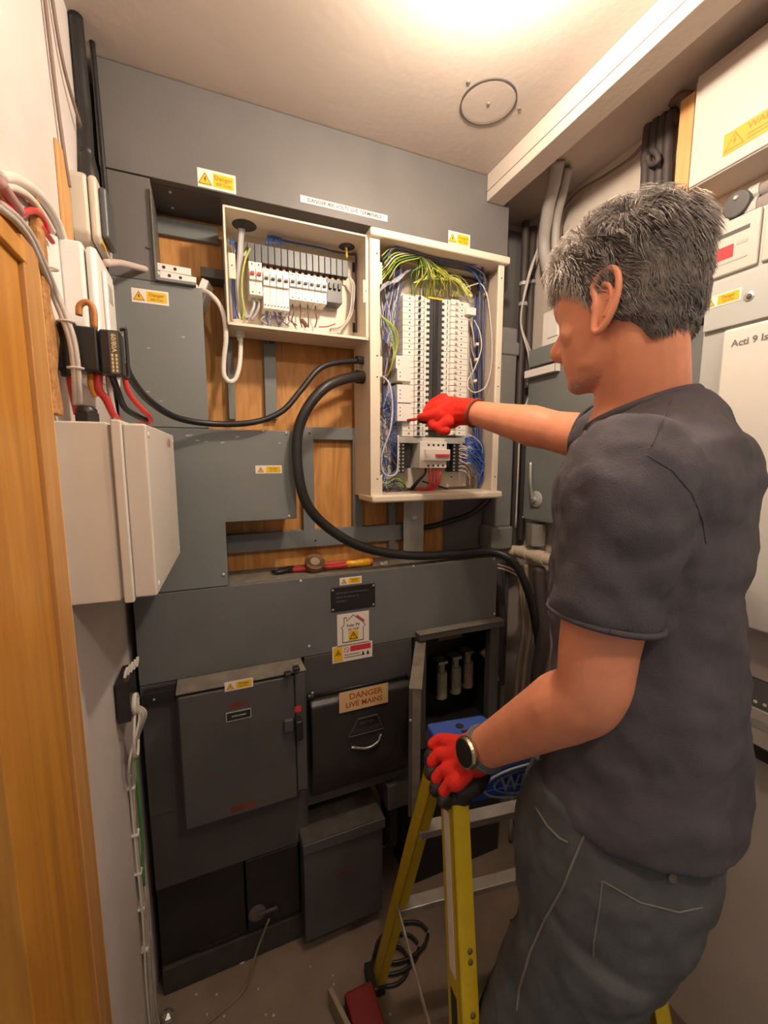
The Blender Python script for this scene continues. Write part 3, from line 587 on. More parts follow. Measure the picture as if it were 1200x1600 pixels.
# wires: individual runs
A = random.uniform
for i in range(26):     # earth fan at the top
    xs = 640+i*3.7
    wire(TB, [(xs,464,1.285),(xs+A(-5,5),448,1.27+A(-.02,.02)),(xs*.6+670*.4+A(-10,10),428+A(-6,6),1.25+A(-.02,.03)),(665+A(-12,18),405+A(-8,6),1.25+A(-.01,.03)),(660+A(-30,40),388+A(-6,4),1.27)], .0016, random.choice([YELW,YELW,YELW,YELW,GRNW,OFFW]), name='earth_wire')
for i in range(8):
    wire(TB, [(645+A(0,8),442),(668+A(-4,4),434+A(-4,3)),(695,432+A(-6,6)),(718+A(-4,4),440+A(-6,6)),(730+A(0,12),462+A(-4,8))], .0015, random.choice([YELW,YELW,OFFW]), 1.255, 'earth_wire')
for i in range(5):
    wire(TB, [(592,425+i*5,1.22),(604+i*2,410+i*2,1.23),(622,397+i*2,1.24),(648,390+i,1.26),(664,396,1.27)], .0019, random.choice([YELW,GRNW,GRNW]), name='earth_wire')
for i in range(6):      # white and lilac bundle at upper left
    wire(TB, [(592+i,456-i*2,1.24),(606,444+A(-4,4),1.25),(622,436+A(-4,4),1.26),(636,426+A(-3,3),1.27),(648,418,1.28)], .0019, random.choice([LBLW,LBLW,WHITEC]), name='lilac_wire')
for i in range(9):
    wire(TB, [(625+A(-10,8),470,1.295),(612+A(-8,8),500,1.29),(606+A(-6,8),530,1.29),(608+A(-8,10),560,1.285),(600+A(-4,6),600,1.29)], .0017, random.choice([BRNW,PURPW,YELW,BRNW,LBLW]), name='load_wire')
for i in range(8):
    wire(TB, [(600+A(-6,4),380+A(0,8),1.30),(612,395+A(-6,8),1.30),(624+A(-4,4),420+A(-6,10),1.30),(615+A(-8,8),450,1.30),(606+A(-6,10),490,1.30)], .0022, random.choice([BRNW,PURPW,PURPW,BRNW]), name='load_wire')
for i in range(10):
    wire(TB, [(655+A(-10,60),383+A(0,6),1.305),(700+A(-20,30),392+A(-4,8),1.305),(742+A(-6,4),412+A(-6,6),1.305),(752+A(-6,4),450,1.305),(754+A(-6,6),500,1.305)], .0024, random.choice([PURPW,BRNW,PURPW,GREYD,BRNW]), name='load_wire')
for i in range(4):
    wire(TB, [(592,490,1.225),(606+i*4,508+i*2,1.225),(615+i*2,540,1.235),(612,570,1.24),(606,585,1.25),(596,590,1.26)], .0019, (YELW,GRNW,YELW,YELW)[i], name='earth_wire')
wire(TB, [(598,588,1.24),(608,600,1.225),(613,630,1.22),(610,670,1.22),(597,710,1.222),(597,735,1.225),(608,744,1.23),(620,738,1.235),(622,716,1.24),(622,680,1.25)], .0034, LBLW, name='grey_loop')
wire(TB, [(604,594,1.25),(614,612,1.245),(617,640,1.245),(614,665,1.25)], .0034, BLUEW, name='blue_wire')
for i in range(34):     # neutral tangle lower left
    u0, v0 = A(592,618), A(598,765)
    wire(TB, [(u0,v0),(u0+A(-8,12),v0+A(4,20)),(u0+A(-10,14),v0+A(14,32)),(595+A(0,30),min(770,v0+A(20,60)))], .0017, random.choice([BLUEW,BLUEW,BLUEW,LBLW,PURPW,BRNW]), A(1.25,1.31), 'neutral_wire', 5, 4)
for i in range(16):     # dark vertical bundle at right
    u0 = A(742,768)
    wire(TB, [(u0,455+A(0,30)),(u0+A(-4,4),520),(u0+A(-4,4),590),(u0+A(-5,4),650),(u0+A(-6,3),700)], .0027, random.choice([PURPW,PURPW,PURPW,GREYD,BRNW,BLUEW]), A(1.275,1.32), 'line_wire')
for i in range(26):     # blue neutral bundle at lower right
    v0 = 686+A(0,46)
    wire(TB, [(722,v0,1.265),(734,v0-A(2,10),1.245),(748+A(0,8),v0+A(-4,20),1.245+A(-.01,.02)),(752+A(0,12),728+A(-6,22),1.25+A(-.01,.03)),(748+A(-4,14),762,1.28)], .0021, random.choice([BLUEW,BLUEW,BLUEW,BLUEW,LBLW]), name='neutral_wire')
for i in range(14): wire(TB, [(718,690+i*3.4,1.262),(728,694+i*3.4+A(-4,4),1.25),(734,704+i*3.4+A(-6,6),1.255),(738+A(-6,4),724+i*2.5,1.27)], .0017, random.choice([LBLW,WHITEC,BRNW,GREYC]), name='neutral_wire')
for i in range(26):     # crowded runs along the top
    y_ = A(1.206,1.245); v0 = 376+(y_-1.2)*240
    wire(TB, [(594+A(0,20),v0+A(8,60),y_+.02),(608+A(0,14),v0+A(4,16),y_),(640+A(-8,8),v0+A(0,10),y_),(680+A(-10,10),v0+A(2,14),y_+.01),(725+A(-10,12),v0+A(10,26),y_+.01),(752+A(-4,12),v0+A(30,60),y_+.02),(756+A(-4,10),v0+A(80,130),1.29)], A(.0018,.0027), random.choice([PURPW,PURPW,BRNW,GREYD,BRNW,BLUEW,GRNW]), name='line_wire')
for i in range(22):     # brown and violet runs down the left channel
    u0 = A(596,632)
    wire(TB, [(u0,405+A(0,30),1.28),(u0+A(-8,6),450,1.29),(u0*.6+606*.4+A(-8,8),500,1.29),(604+A(-6,16),545,1.29),(604+A(-6,14),590,1.3),(602+A(-6,12),640,1.3)], A(.0017,.0024), random.choice([PURPW,BRNW,BRNW,YELW,PURPW,LBLW,BLUEW]), name='load_wire')
for i in range(18):
    u0 = A(744,770); wire(TB, [(u0,430+A(0,40)),(u0+A(-3,3),520),(u0+A(-3,3),600),(u0+A(-4,3),690),(u0+A(-6,0),720)], .0027, random.choice([PURPW,PURPW,GREYD,PURPW,BLUEW]), A(1.262,1.315), 'line_wire')
for i in range(7): wire(TB, [(596+i*2,400+i*6,1.215),(612+i*2,388+i*4,1.215),(634+i*3,386+i*3,1.22),(652+i*2,398,1.225),(660+i*4,420,1.24),(655+i*6,450,1.27)], .0019, (YELW,GRNW,YELW,OFFW,YELW,GRNW,YELW)[i], name='earth_wire')
wire(TB, [(741,500,1.25),(750,520,1.235),(752,545,1.232),(742,575,1.235),(731,595,1.25),(733,608,1.245),(744,613,1.235),(760,602,1.225),(772,570,1.222),(775,530,1.225),(765,490,1.235),(761,462,1.245),(752,444,1.25),(740,445,1.25),(722,452,1.26)], .0018, WHITEC, name='white_wire')
for (u, v) in ((745,538),(744,562),(742,595),(758,460),(735,462)): c0 = PY(u, v, 1.26); obj('wire_marker', MB().obox(c0, (1,0,.3), (0,1,0), (-.3,0,1), .012, .010, .009), WHITEP, TB, .001)
for i in range(8): wire(TB, [(733+A(0,4),500+i*20,1.28),(738+A(0,5),520+i*20,1.265),(742+A(-2,4),545+i*18,1.28)], .0017, random.choice([BRNW,OFFW,GREYC]), name='load_wire')
for i in range(5): wire(TB, [(604,752+i*3,1.27),(618,744+i*4,1.26),(630,750+i*3,1.262),(636,770,1.28)], .0019, (GRNW,YELW,BLK,GRNW,BRNW)[i], name='earth_wire')
for i in range(2): wire(TB, [(640+i*4,768,1.27),(652,752+i*3,1.25),(664,740,1.258),(665,728,1.265)], .0038, BLKC, name='black_tail')
wire(TB, [(660,752,1.26),(680,758,1.265),(700,768,1.27)], .003, BLKC, name='black_tail')
for v in (505, 545, 590, 640, 690): screws(TB, [PY(705, 745, 1.318)] if v == 505 else [], r=.003, mat=BLK)

# ------------------------------------------------------------------ cables across the board wall
def cable(name, label, pts, r, mat, Y=1.2, cat='cable', n=12, sub=8, parts=None, group=None):
    P = W(pts, Y); return obj(name, MB().tube(P, r, n, sub), mat, None, smooth=True, label=label, cat=cat, group=group)
cable('thick_black_cable', 'thickest black cable sweeping from the tall board down along the lower trunking', [(574,589,1.25),(548,590,1.205),(512,603,1.172),(482,635,1.165),(465,680,1.168),(467,745,1.165),(483,793,1.17),(520,830,1.18),(570,856,1.19),(640,868,1.205),(710,866,1.215),(765,862,1.21),(800,876,1.16),(822,915,1.135),(835,965,1.15),(842,1010,1.17)], .0145, BLKC)
cable('black_supply_cable', 'thinner black cable drooping from the black isolator to the tall board', [(193,566,.90),(205,592,.97),(232,625,1.06),(275,652,1.13),(330,662,1.17),(395,660,1.175),(440,643,1.18),(470,610,1.19),(497,578,1.20),(525,567,1.22),(574,563,1.26)], .0078, BLKC)
e = thing('cable_ferrules', 'black rubber ferrules where two cables enter the tall board', 'ferrule', (.44, 1.26, 1.85))
for v, r in ((590,.020),(564,.012)): p_ = PY(565, v, 1.25); obj('sleeve', MB().cyl(p_+Vector((-.02,-.01,0)), p_+Vector((.018,.004,.001)), r, r, 14), BLK, e, .002)
cable('grey_flex_loop', 'pale grey flex looping from behind the tall cover up into the wide board', [(316,453,1.26),(330,461,1.235),(344,478,1.225),(351,500,1.22),(353,530,1.22),(350,560,1.225),(350,585,1.225),(358,596,1.225),(368,592,1.228),(374,572,1.235),(376,545,1.25),(376,528,1.262)], .0062, WHITEC)
cable('pink_grey_cable', 'short pinkish white cable arching from the white meter unit over the tall cover', [(166,411,1.02),(185,411,1.10),(205,415,1.16),(230,422,1.21),(252,430,1.24)], .0072, M('pinkish_cable', (.62,.50,.46), .5), 1.2)
cable('rear_black_cable', 'black cable passing behind the galvanised bracket up to the right', [(655,824,1.34),(672,823,1.33),(700,815,1.325),(740,800,1.32),(775,765,1.315),(795,715,1.31),(800,670,1.31)], .010, BLKC)
for i in range(2): cable('twin_flex', ('upper','lower')[i]+' of two thin pink-white flexes at the right end of the lower trunking', [(778,882+i*5,1.20),(792,886+i*5,1.19),(806,893+i*5,1.19),(812,897+i*4,1.2)], .0032, M('pinkish_cable', (.62,.50,.46)))

# ------------------------------------------------------------------ left wall equipment
XW = -.22
bt = obj('wooden_batten', rbox(XW, XW+.006, .935, .990, 1.90, 2.10), wood('batten_wood', (.62,.32,.11), (.74,.42,.17), (12,12,1.5), .6, 1, 2), None, .002, label='raw wooden batten on the left wall behind the isolator switch', cat='batten')
# rotary isolator switch
T = thing('isolator_switch', 'putty-coloured isolator switch with a grey lever at the top left', 'switch', (-.19, 1.08, 1.96))
BEIGE = M('putty_plastic', (.62,.57,.48), .45, 0, .05, 10)
mb = MB().prism([(1.0,1.985),(1.012,1.972),(1.12,1.972),(1.12,2.094),(1.012,2.094),(1.0,2.085)], (XW,0,0), (0,1,0), (0,0,1), (1,0,0), .0, .030)
obj('back_case', mb, BEIGE, T, .006)
mb = MB().prism([(1.003,1.982),(1.012,1.972),(1.12,1.972),(1.12,2.094),(1.012,2.094),(1.003,2.085)], (XW,0,0), (0,1,0), (0,0,1), (1,0,0), .031, .046)
obj('lid', mb, BEIGE, T, .006)
obj('lever_plate', MB().prism([(1.012,1.985),(1.085,1.985),(1.085,2.078),(1.012,2.078)], (XW,0,0), (0,1,0), (0,0,1), (1,0,0), .046, .060), M('slate_plastic', (.085,.090,.095)), T, .006)
obj('yellow_sticker', rbox(XW+.0462, XW+.0468, 1.015, 1.05, 1.974, 1.984), YELLOW, T)
def cond(name, label, pts, r, mat, cat='conduit', **k): return obj(name, MB().tube(pts, r, 12, 8), mat, None, smooth=True, label=label, cat=cat, **k)
T = thing('black_conduit', 'fat black conduit with tapered boot dropping from the ceiling into the isolator switch', 'conduit', (-.19, 1.1, 2.09))
P_ = [PX(u, v, x) for u, v, x in ((103,0,-.19),(113,45,-.19),(122,90,-.188),(125,140,-.186),(123,205,-.186))]; P_[0].z = min(P_[0].z, 2.44)
P_ = [Vector((-.207,1.12,2.44)), Vector((-.206,1.12,2.36)), Vector((-.205,1.12,2.26)), Vector((-.203,1.10,2.17))]
obj('pipe', MB().tube(P_, .0125, 14), BLKC, T, smooth=True)
obj('boot', MB().lathe((-.203,1.10,2.175), (0,0,-1), [(.0125,0),(.015,.015),(.0185,.035),(.0185,.080)], 16), BLK, T, .001)
cond('slim_black_conduit', 'slim black conduit running down the corner beside the fat one', [(-.190,1.17,2.44),(-.188,1.168,2.3),(-.186,1.166,2.15),(-.184,1.15,2.10)], .0055, BLKC)
cond('wall_cable_brown', 'thin brown cable clipped down the white wall at top left', [(-.214,.90,2.44),(-.214,.93,2.34),(-.214,.95,2.2),(-.213,.97,2.09),(-.213,.985,2.05)], .003, M('dull_brown_cable', (.22,.15,.12), .6))
cond('wall_cable_bent', 'thin brown cable slanting across the wall into the fat conduit', [(-.214,.95,2.44),(-.214,.98,2.35),(-.213,1.02,2.27),(-.208,1.09,2.22)], .003, MATS['dull_brown_cable'])
# bright white meter unit
T = thing('white_meter_unit', 'glaring white meter housing on the left wall under the isolator switch', 'meter', (-.19, 1.0, 1.70))
obj('rear_case', rbox(XW, XW+.036, .90, 1.06, 1.70, 1.928), UNITW, T, .006)
obj('front_case', MB().prism([(.903,1.70),(1.04,1.70),(1.04,1.925),(.903,1.925)], (XW,0,0), (0,1,0), (0,0,1), (1,0,0), .037, .056), UNITW, T, .010)
obj('bezel', rbox(XW+.056, XW+.064, .925, .99, 1.715, 1.895), UNITW, T, .004)
obj('dial_window', rbox(XW+.064, XW+.0648, .935, .965, 1.845, 1.875), GREYC, T); obj('side_slot', rbox(XW+.064, XW+.0655, .935, .95, 1.775, 1.79), GREYC, T)
mb = MB().tube([(XW+.062,.97,1.80),(XW+.070,.975,1.795),(XW+.076,.985,1.80),(XW+.080,.99,1.79)], .002, 6); obj('seal_wire', mb, STEEL, T, smooth=True)
# black service isolator
T = thing('service_isolator', 'black service isolator block with gold lettering above the large enclosure', 'isolator', (-.17, .88, 1.695))
obj('rear_block', rbox(XW, XW+.062, .821, .87, 1.700, 1.769), BLK, T, .004)
obj('front_block', rbox(XW+.064, XW+.094, .820, .855, 1.697, 1.767), BLK, T, .004)
obj('edge_frame', MB().tube([(XW+.094,.822,1.768),(XW+.101,.822,1.770),(XW+.102,.823,1.765),(XW+.102,.823,1.70),(XW+.101,.822,1.693),(XW+.096,.822,1.692)], .0028, 8, 4), BLK, T, smooth=True)
obj('moulded_barrel', MB().cyl((XW+.020,.832,1.690),(XW+.020,.832,1.775),.013), BLK, T, .002)
c0 = Vector((XW+.0845, .8195, 1.731)); GOLD = M('gold_print', (.72,.58,.28), .5)
fr = obj('label_field', MB().prism([(-.033,-.0068),(.033,-.0068),(.033,.0068),(-.033,.0068)], c0, (0,0,-1), (1,0,0), (0,-1,0), 0, .0006), M('dark_label', (.10,.09,.07), .5), T)
t_ = text_mb('60/80A', .0098, c0+Vector((0,0,.015)), (0,0,-1), (1,0,0), (0,-1,0), .0009); obj('lettering', t_, GOLD, fr)
mb = MB()
for k in range(2):
    for i in range(5): mb.prism([(.002+i*.006,-.0045+k*.0055),(.0065+i*.006,-.0045+k*.0055),(.0065+i*.006,-.0015+k*.0055),(.002+i*.006,-.0015+k*.0055)], c0, (0,0,-1), (1,0,0), (0,-1,0), .0006, .0009)
obj('small_print', mb, GOLD, fr)
T2 = obj('orange_grommet', MB().tube([(XW+.035,.845,1.79),(XW+.037,.845,1.805),(XW+.048,.845,1.812),(XW+.056,.845,1.80),(XW+.055,.845,1.772)], .005, 8), M('orange_brown_rubber', (.55,.22,.06), .5), None, smooth=True, label='orange-brown rubber tube end arching behind the black isolator', cat='tube')
# tails between isolator and enclosure
def tail(name, label, pts, r, mat): return cond(name, label, pts, r, mat, 'wire')
tail('red_tail_wire', 'red tail hanging from the right end of the black isolator and curling back', [(-.130,.86,1.70),(-.126,.865,1.675),(-.112,.88,1.652),(-.102,.90,1.640),(-.104,.93,1.631),(-.13,.96,1.626)], .0045, REDW)
tail('red_wrapped_wire', 'red taped tail below the middle of the black isolator', [(-.165,.845,1.70),(-.166,.845,1.675),(-.158,.85,1.66),(-.152,.86,1.64),(-.145,.875,1.621)], .0062, REDW)
tail('red_sleeve_wire', 'short bright red sleeve under the left end of the black isolator', [(-.200,.832,1.692),(-.199,.832,1.675),(-.197,.833,1.655),(-.195,.836,1.632)], .0072, REDW)
tail('black_tail_wire', 'black tail beside the curled red one', [(-.146,.845,1.70),(-.143,.862,1.68),(-.135,.87,1.65),(-.120,.885,1.638),(-.108,.91,1.632)], .0052, BLKC)
tail('grey_tail_wire', 'grey tail dropping straight into the enclosure', [(-.153,.855,1.70),(-.152,.856,1.67),(-.150,.86,1.64),(-.149,.87,1.621)], .0045, GREYC)
tail('orange_tape_wire', 'orange taped wire under the black isolator', [(-.175,.85,1.70),(-.176,.85,1.683),(-.171,.852,1.664)], .0065, M('orange_tape', (.80,.36,.05), .5))
# large enclosure
T = thing('grey_white_enclosure', 'large off-white steel enclosure with sloped lid on the left wall', 'enclosure', (-.16, .96, 1.323))
ENC = M('off_white_enclosure', (.72,.67,.60), .45, 0, .04, 6)
R25 = math.radians(-2.4)
def er(p): x, y, z = p; y -= .79; x += .22; return Vector((-.22+x*math.cos(R25)-y*math.sin(R25), .79+x*math.sin(R25)+y*math.cos(R25), z))
def ebox(x0, x1, y0, y1, z0, z1):
    mb = MB().box(x0,x1,y0,y1,z0,z1); mb.v = [er(v) for v in mb.v]; return mb
obj('body', ebox(-.2195, -.148, .790, 1.140, 1.326, 1.618), ENC, T, .003)
obj('seal_gap', ebox(-.149, -.143, .796, 1.136, 1.330, 1.614), GREYC, T)
obj('lid_flange', ebox(-.143, -.128, .786, 1.144, 1.322, 1.622), ENC, T, .003)
obj('lid', ebox(-.128, -.094, .792, 1.138, 1.328, 1.617), ENC, T, .004)
for y in (.81, 1.12):
    for z in (1.345, 1.600):
        p0 = er((-.094, y, z)); obj('lid_screw', MB().lathe(p0, (1,0,0), [(.005,0),(.005,.0015),(.001,.0015)], 10), WHITEP, T)
c0 = er((-.0938, 1.06, 1.594)); obj('red_mark', text_mb('K SAC', .026, c0, (0,1,0), (0,0,1), (1,0,0), .0006), INKR, T, label='faint red handwriting')
g = thing('cable_gland', 'black cable gland on top of the large enclosure', 'gland', (-.183, .835, 1.62))
obj('hex_nut', MB().cyl((-.183,.832,1.620),(-.183,.832,1.634),.0185,n=6), BLK, g, .001); obj('dome', MB().lathe((-.183,.832,1.634), (0,0,1), [(.015,0),(.015,.006),(.010,.012),(.008,.012)], 14), BLK, g, .001)
for i, dx in enumerate((-3.2, 3.2)):
    up_ = [PX(u+dx*.7, v-dx*.6, -.206) for u, v in ((0,322),(26,343),(48,372),(66,412))]
    cond('grey_twin_cable', ('left','right')[i]+' of the two grey cables tied together in front of the black isolator', up_+[PY(u+dx, v, y_) for u, v, y_ in ((84,455,.81),(100,495,.808),(112,530,.806),(118,570,.806),(120,605,.812),(121,632,.828))], .0042, M('pale_grey_flex', (.52,.47,.43), .5), 'cable')
for nm_, u_, v_, y_ in (('lowest',118,575,.806),('middle',104,502,.808),('topmost',78,420,.80)):
    c0 = PY(u_, v_, y_); obj('cable_tie', MB().tube([c0+Vector((.0105*math.cos(t), .006*math.sin(t), 0)) for t in [k*.7 for k in range(10)]], .0016, 6, 2), WHITEC, None, label=nm_+' white cable tie round the two grey cables', cat='cable tie')
cond('white_wall_cable', 'white cable curving over the wall from the door head down to the white meter', [PX(u, v, -.212) for u, v in ((0,276),(25,280),(50,295),(72,318),(88,345),(98,372))], .0068, WHITEC, 'cable')
cond('pale_inner_cable', 'pale cable just inside the white one above the door casing', [PX(u, v, -.212) for u, v in ((0,290),(22,294),(45,308),(66,334),(82,362))], .005, WHITEC, 'cable')
cond('red_door_wire', 'red wire twisted over the door head at the left edge', [PX(u, v, -.208) for u, v in ((0,318),(14,326),(26,338),(40,331),(56,330),(68,345),(74,362))], .0042, REDW, 'wire')
cond('pink_door_sleeve', 'thick dull pink sleeve over the door head at the left edge', [PX(u, v, -.206) for u, v in ((0,285),(10,300),(22,318),(30,330))], .0065, M('dull_pink_sleeve', (.50,.28,.26), .6), 'cable')
cond('red_stub_wire', 'small red wire end behind the fibreboard edge', [PX(u, v, -.210) for u, v in ((62,352),(72,364),(82,378))], .0038, REDW, 'wire')
obj('white_plaster_patch', MB().prism([(.808,1.90),(.895,1.925),(.898,1.80),(.86,1.765),(.828,1.79),(.812,1.84)], (XW,0,0), (0,1,0), (0,0,1), (1,0,0), 0, .004), UNITW, None, .001, label='bright white plaster patch between casing and meter', cat='plaster')

# cable bundle in the lower left corner
bc = PX(196, 1086, -.205)
T = thing('cable_bracket', 'black bracket with a round white bushing at the lower left corner', 'bracket', (bc.x, bc.y, bc.z-.05))
obj('plate', rbox(-.216, -.19, bc.y-.04, bc.y+.05, bc.z-.045, bc.z+.05), BLKC, T, .002); obj('arm', rbox(-.19, -.115, 1.170, 1.198, .925, .958), BLKC, T, .001)
obj('bushing', MB().tube([Vector((-.186, bc.y-.006+.020*math.cos(t), bc.z-.022+.018*math.sin(t))) for t in [k*.5 for k in range(14)]], .006, 8, 3), WHITEC, T, smooth=True)
for k in range(5): obj('stub_end', MB().tube([(-.20+.004*k,bc.y-.02+.012*k,bc.z+.05),(-.198+.004*k,bc.y-.015+.012*k,bc.z+.062),(-.194+.003*k,bc.y-.01+.012*k,bc.z+.07)], .0034, 8), WHITEC, T, smooth=True)
screws(T, [(-.165,1.170,.94)], r=.003)
grp = 'white cables bundled in the left corner'
GRUBC = M('grubby_white_cable', (.50,.45,.38), .6, 0, .25, 18)
for i in range(7):
    x = -.213+.0035*(i % 3); y = bc.y+.012+.009*i
    pts_ = [(-.186,bc.y-.006,bc.z-.022),(-.180+.002*i,bc.y-.012+.003*i,bc.z-.06),(x+.012,y-.03+A(-.02,.01),bc.z-.11-A(0,.04)),(x,y,.76),(x,y+.004*(-1)**i,.60),(x+.003,y,.42),(x,y-.004*(-1)**i,.25),(x,y,.10),(x+.006,y+.004,.005)]
    cond('white_corner_cable', 'grubby white cable in the bundle running down the left corner', pts_, .0026+.0004*(i % 3), (WHITEC,GRUBC,GRUBC)[i % 3], 'cable', group=grp)
cond('hanging_cable_loop', 'slack white cable loop hanging below the round bushing', [(-.186,bc.y-.006,bc.z-.022),(-.188,bc.y-.035,bc.z-.08),(-.19,bc.y-.03,bc.z-.13),(-.19,bc.y+.0,bc.z-.15),(-.19,bc.y+.025,bc.z-.11)], .0032, WHITEC, 'cable')
cond('green_corner_cable', 'single green cable among the white bundle in the left corner', [(-.200,bc.y+.03,.86),(-.200,bc.y+.025,.80),(-.201,bc.y+.03,.72),(-.203,bc.y+.035,.62),(-.206,bc.y+.03,.5)], .0042, GRNW, 'cable')
for z, nm in ((.78,'topmost'),(.655,'second from top'),(.55,'middle'),(.45,'fourth from top'),(.33,'lowest')): obj('cable_clip', MB().obox((-.212,bc.y+.04,z), (1,0,0), (0,1,0), (0,0,1), .016, .055, .006), WHITEP, None, .001, label=nm+' small white cable clip on the corner bundle', cat='cable clip', group='clips on the corner bundle')

# ------------------------------------------------------------------ things lying on the trunking
def loose_breaker(c, ang, tilt, lab):
    T = thing('loose_breaker', lab, 'circuit breaker', c, 'loose breakers on the tall cover')
    c = Vector(c); pr = [(-.040,0),(-.038,.011),(-.034,.0105),(-.02,.012),(.0,.0125),(.012,.0165),(.028,.0165),(.036,.010),(.041,.004),(.041,0)]
    # breaker lying on its side: profile in plan, thickness upwards
    pl = [(-.041,-.033),(-.041,.020),(-.030,.020),(-.026,.033),(.026,.033),(.030,.020),(.041,.020),(.041,-.033)]
    obj('case', MB().prism(pl, c, (1,0,0), (0,1,0), (0,0,1), 0, .0175), WHITEP, T, .0012)
    obj('end_tab', MB().box(c.x-.047,c.x-.041,c.y-.03,c.y+.01,c.z+.002,c.z+.015), M('yellowed_plastic', (.70,.52,.20), .5), T, .001)
    for a_ in (-.020, .005): obj('rivet', MB().lathe(c+Vector((a_,-.033,.009)), (0,-1,0), [(.0038,-.001),(.0038,.0008),(.002,.0008)], 10), BLK, T)
    obj('toggle', MB().box(c.x-.004,c.x+.004,c.y+.033,c.y+.042,c.z+.006,c.z+.012), BLK, T, .001)
    T.rotation_euler = (0, tilt, ang); return T
loose_breaker((-.052,1.262,1.985), .10, .0, 'bottom loose white breaker of the pile on the tall cover')
loose_breaker((-.054,1.262,2.003), .04, .03, 'middle loose white breaker of the pile on the tall cover')
loose_breaker((-.064,1.262,2.0215), .0, .03, 'topmost loose white breaker with yellowed end on the tall cover')
loose_breaker((.010,1.29,1.986), -.25, -1.15, 'white breaker leaning against the right side of the pile')
TZ = 1.2134
c0 = PY(492, 888, 1.255); T = thing('tape_roll', 'roll of brown insulating tape lying on the dusty trunking', 'tape', (c0.x, 1.25, TZ))
ta = Vector((0,-.60,.80)); tc_ = Vector((c0.x, 1.262, TZ+.0185))
obj('tape', MB().lathe(tc_, ta, [(.0145,0),(.031,0),(.031,.019),(.0145,.019)], 32), M('brown_tape', (.20,.105,.05), .35), T, .001)
obj('core', MB().lathe(tc_, ta, [(.0105,0),(.0145,0),(.0145,.0195),(.0105,.0195)], 28), M('card_core', (.62,.50,.38), .7), T)
obj('core_hole', MB().lathe(tc_, ta, [(.0104,0),(.0104,.002)], 20), BLK, T)
x0 = PY(425, 890, 1.27).x; x1 = PY(568, 882, 1.27).x
T = thing('pliers', 'black-jawed pliers with red sleeves lying behind the tape roll', 'pliers', ((x0+x1)/2, 1.28, TZ))
for s_ in (1,-1):
    obj('jaw', MB().tube([(x0+.055,1.275,TZ+.009),(x0+.03,1.275+s_*.012,TZ+.008),(x0+.012,1.275+s_*.014,TZ+.008),(x0,1.275+s_*.004,TZ+.008)], .006, 8, 5, radii=[.008,.007,.006,.003]), BLKC, T, smooth=True)
    obj('handle', MB().tube([(x0+.055,1.275,TZ+.009),(x0+.09,1.275+s_*.010,TZ+.009),(x1-.06,1.275+s_*.020,TZ+.009),(x1,1.275+s_*.017,TZ+.009)], .008, 10, 5), REDW, T, smooth=True)
obj('pivot', MB().cyl((x0+.055,1.275,TZ),(x0+.055,1.275,TZ+.018),.012), BLKC, T, .001)
x0, x1 = PY(536, 884, 1.285).x, PY(588, 880, 1.285).x
T = thing('screwdriver', 'screwdriver with a fat amber-yellow handle lying by the pliers', 'screwdriver', (x0, 1.29, TZ))
obj('handle', MB().lathe((x0,1.255,TZ+.013), (1,.02,0), [(.006,0),(.012,.006),(.011,.03),(.013,.055),(.013,.078),(.008,.085)], 14), M('amber_handle', (.85,.42,.02), .3), T, smooth=True)
obj('end_cap', MB().lathe((x0+.083,1.2567,TZ+.013), (1,.02,0), [(.0115,0),(.012,.006),(.006,.011)], 14), M('orange_red_cap', (.70,.16,.03), .3), T, smooth=True)
obj('shaft', MB().cyl((x0-.09,1.2535,TZ+.008),(x0,1.255,TZ+.011),.003), BLK, T)
c0 = PY(600, 882, 1.25); T = thing('plaster_crumbs', 'little heap of white plaster crumbs beside the screwdriver', 'debris', (c0.x, 1.25, TZ))
for k in range(14): p_ = c0+Vector((A(-.012,.012),A(-.012,.012),0)); p_.z = TZ; obj('crumb', MB().lathe(p_, (A(-.3,.3),A(-.3,.3),1), [(.002,0),(A(.003,.006),.003),(.001,A(.005,.012))], 6), M('white_crumb', (.62,.55,.46), .9), T)
x0, x1 = PY(664, 858, 1.29).x, PY(718, 856, 1.29).x
T = thing('red_tester_lead', 'small red-handled probe with steel tip lying behind the thick cable', 'probe', (x0, 1.29, TZ))
obj('grip', MB().lathe((x0+.035,1.29,TZ+.010), (1,0,.02), [(.003,0),(.007,.008),(.0085,.02),(.006,.05),(.003,.075)], 10), REDW, T, smooth=True); obj('tip', MB().cyl((x0,1.29,TZ+.006),(x0+.036,1.29,TZ+.010),.0025), STEEL, T)
# floor debris
ring = PZ(378, 1497, .004); an = [k*math.pi/12 for k in range(24)]
obj('loose_washer', MB().ring([(math.cos(a)*.013, math.sin(a)*.013) for a in an], [(math.cos(a)*.008, math.sin(a)*.008) for a in an], (ring.x,ring.y,0), (1,0,0), (0,1,0), (0,0,1), .0002, .003), WHITEP, None, label='pale washer lying on the floor before the plinth', cat='washer')
obj('floor_flex', MB().tube([(.10,1.17,.16),(.06,1.16,.08),(.02,1.13,.008),(-.05,1.10,.006),(-.12,1.08,.006)], .0035, 8), M('olive_flex', (.20,.17,.10), .7), None, smooth=True, label='thin olive flex hanging from the dial box to the floor', cat='cable')
T = thing('floor_cable_loops', 'dark slack cable loops on the floor near the middle enclosure', 'cable', (.44, 1.05, 0))
for k in range(3):
    cx, cy = .44+.03*k, 1.02+.02*k
    obj('loop', MB().tube([(cx+(.06+.015*k)*math.cos(t), cy+.05*math.sin(t), .006+.004*k) for t in [i*.6 for i in range(11)]], .005, 8, 4), BLKC, T, smooth=True)
c1 = PZ(543, 1562, .0); c2 = PZ(527, 1600, .0)
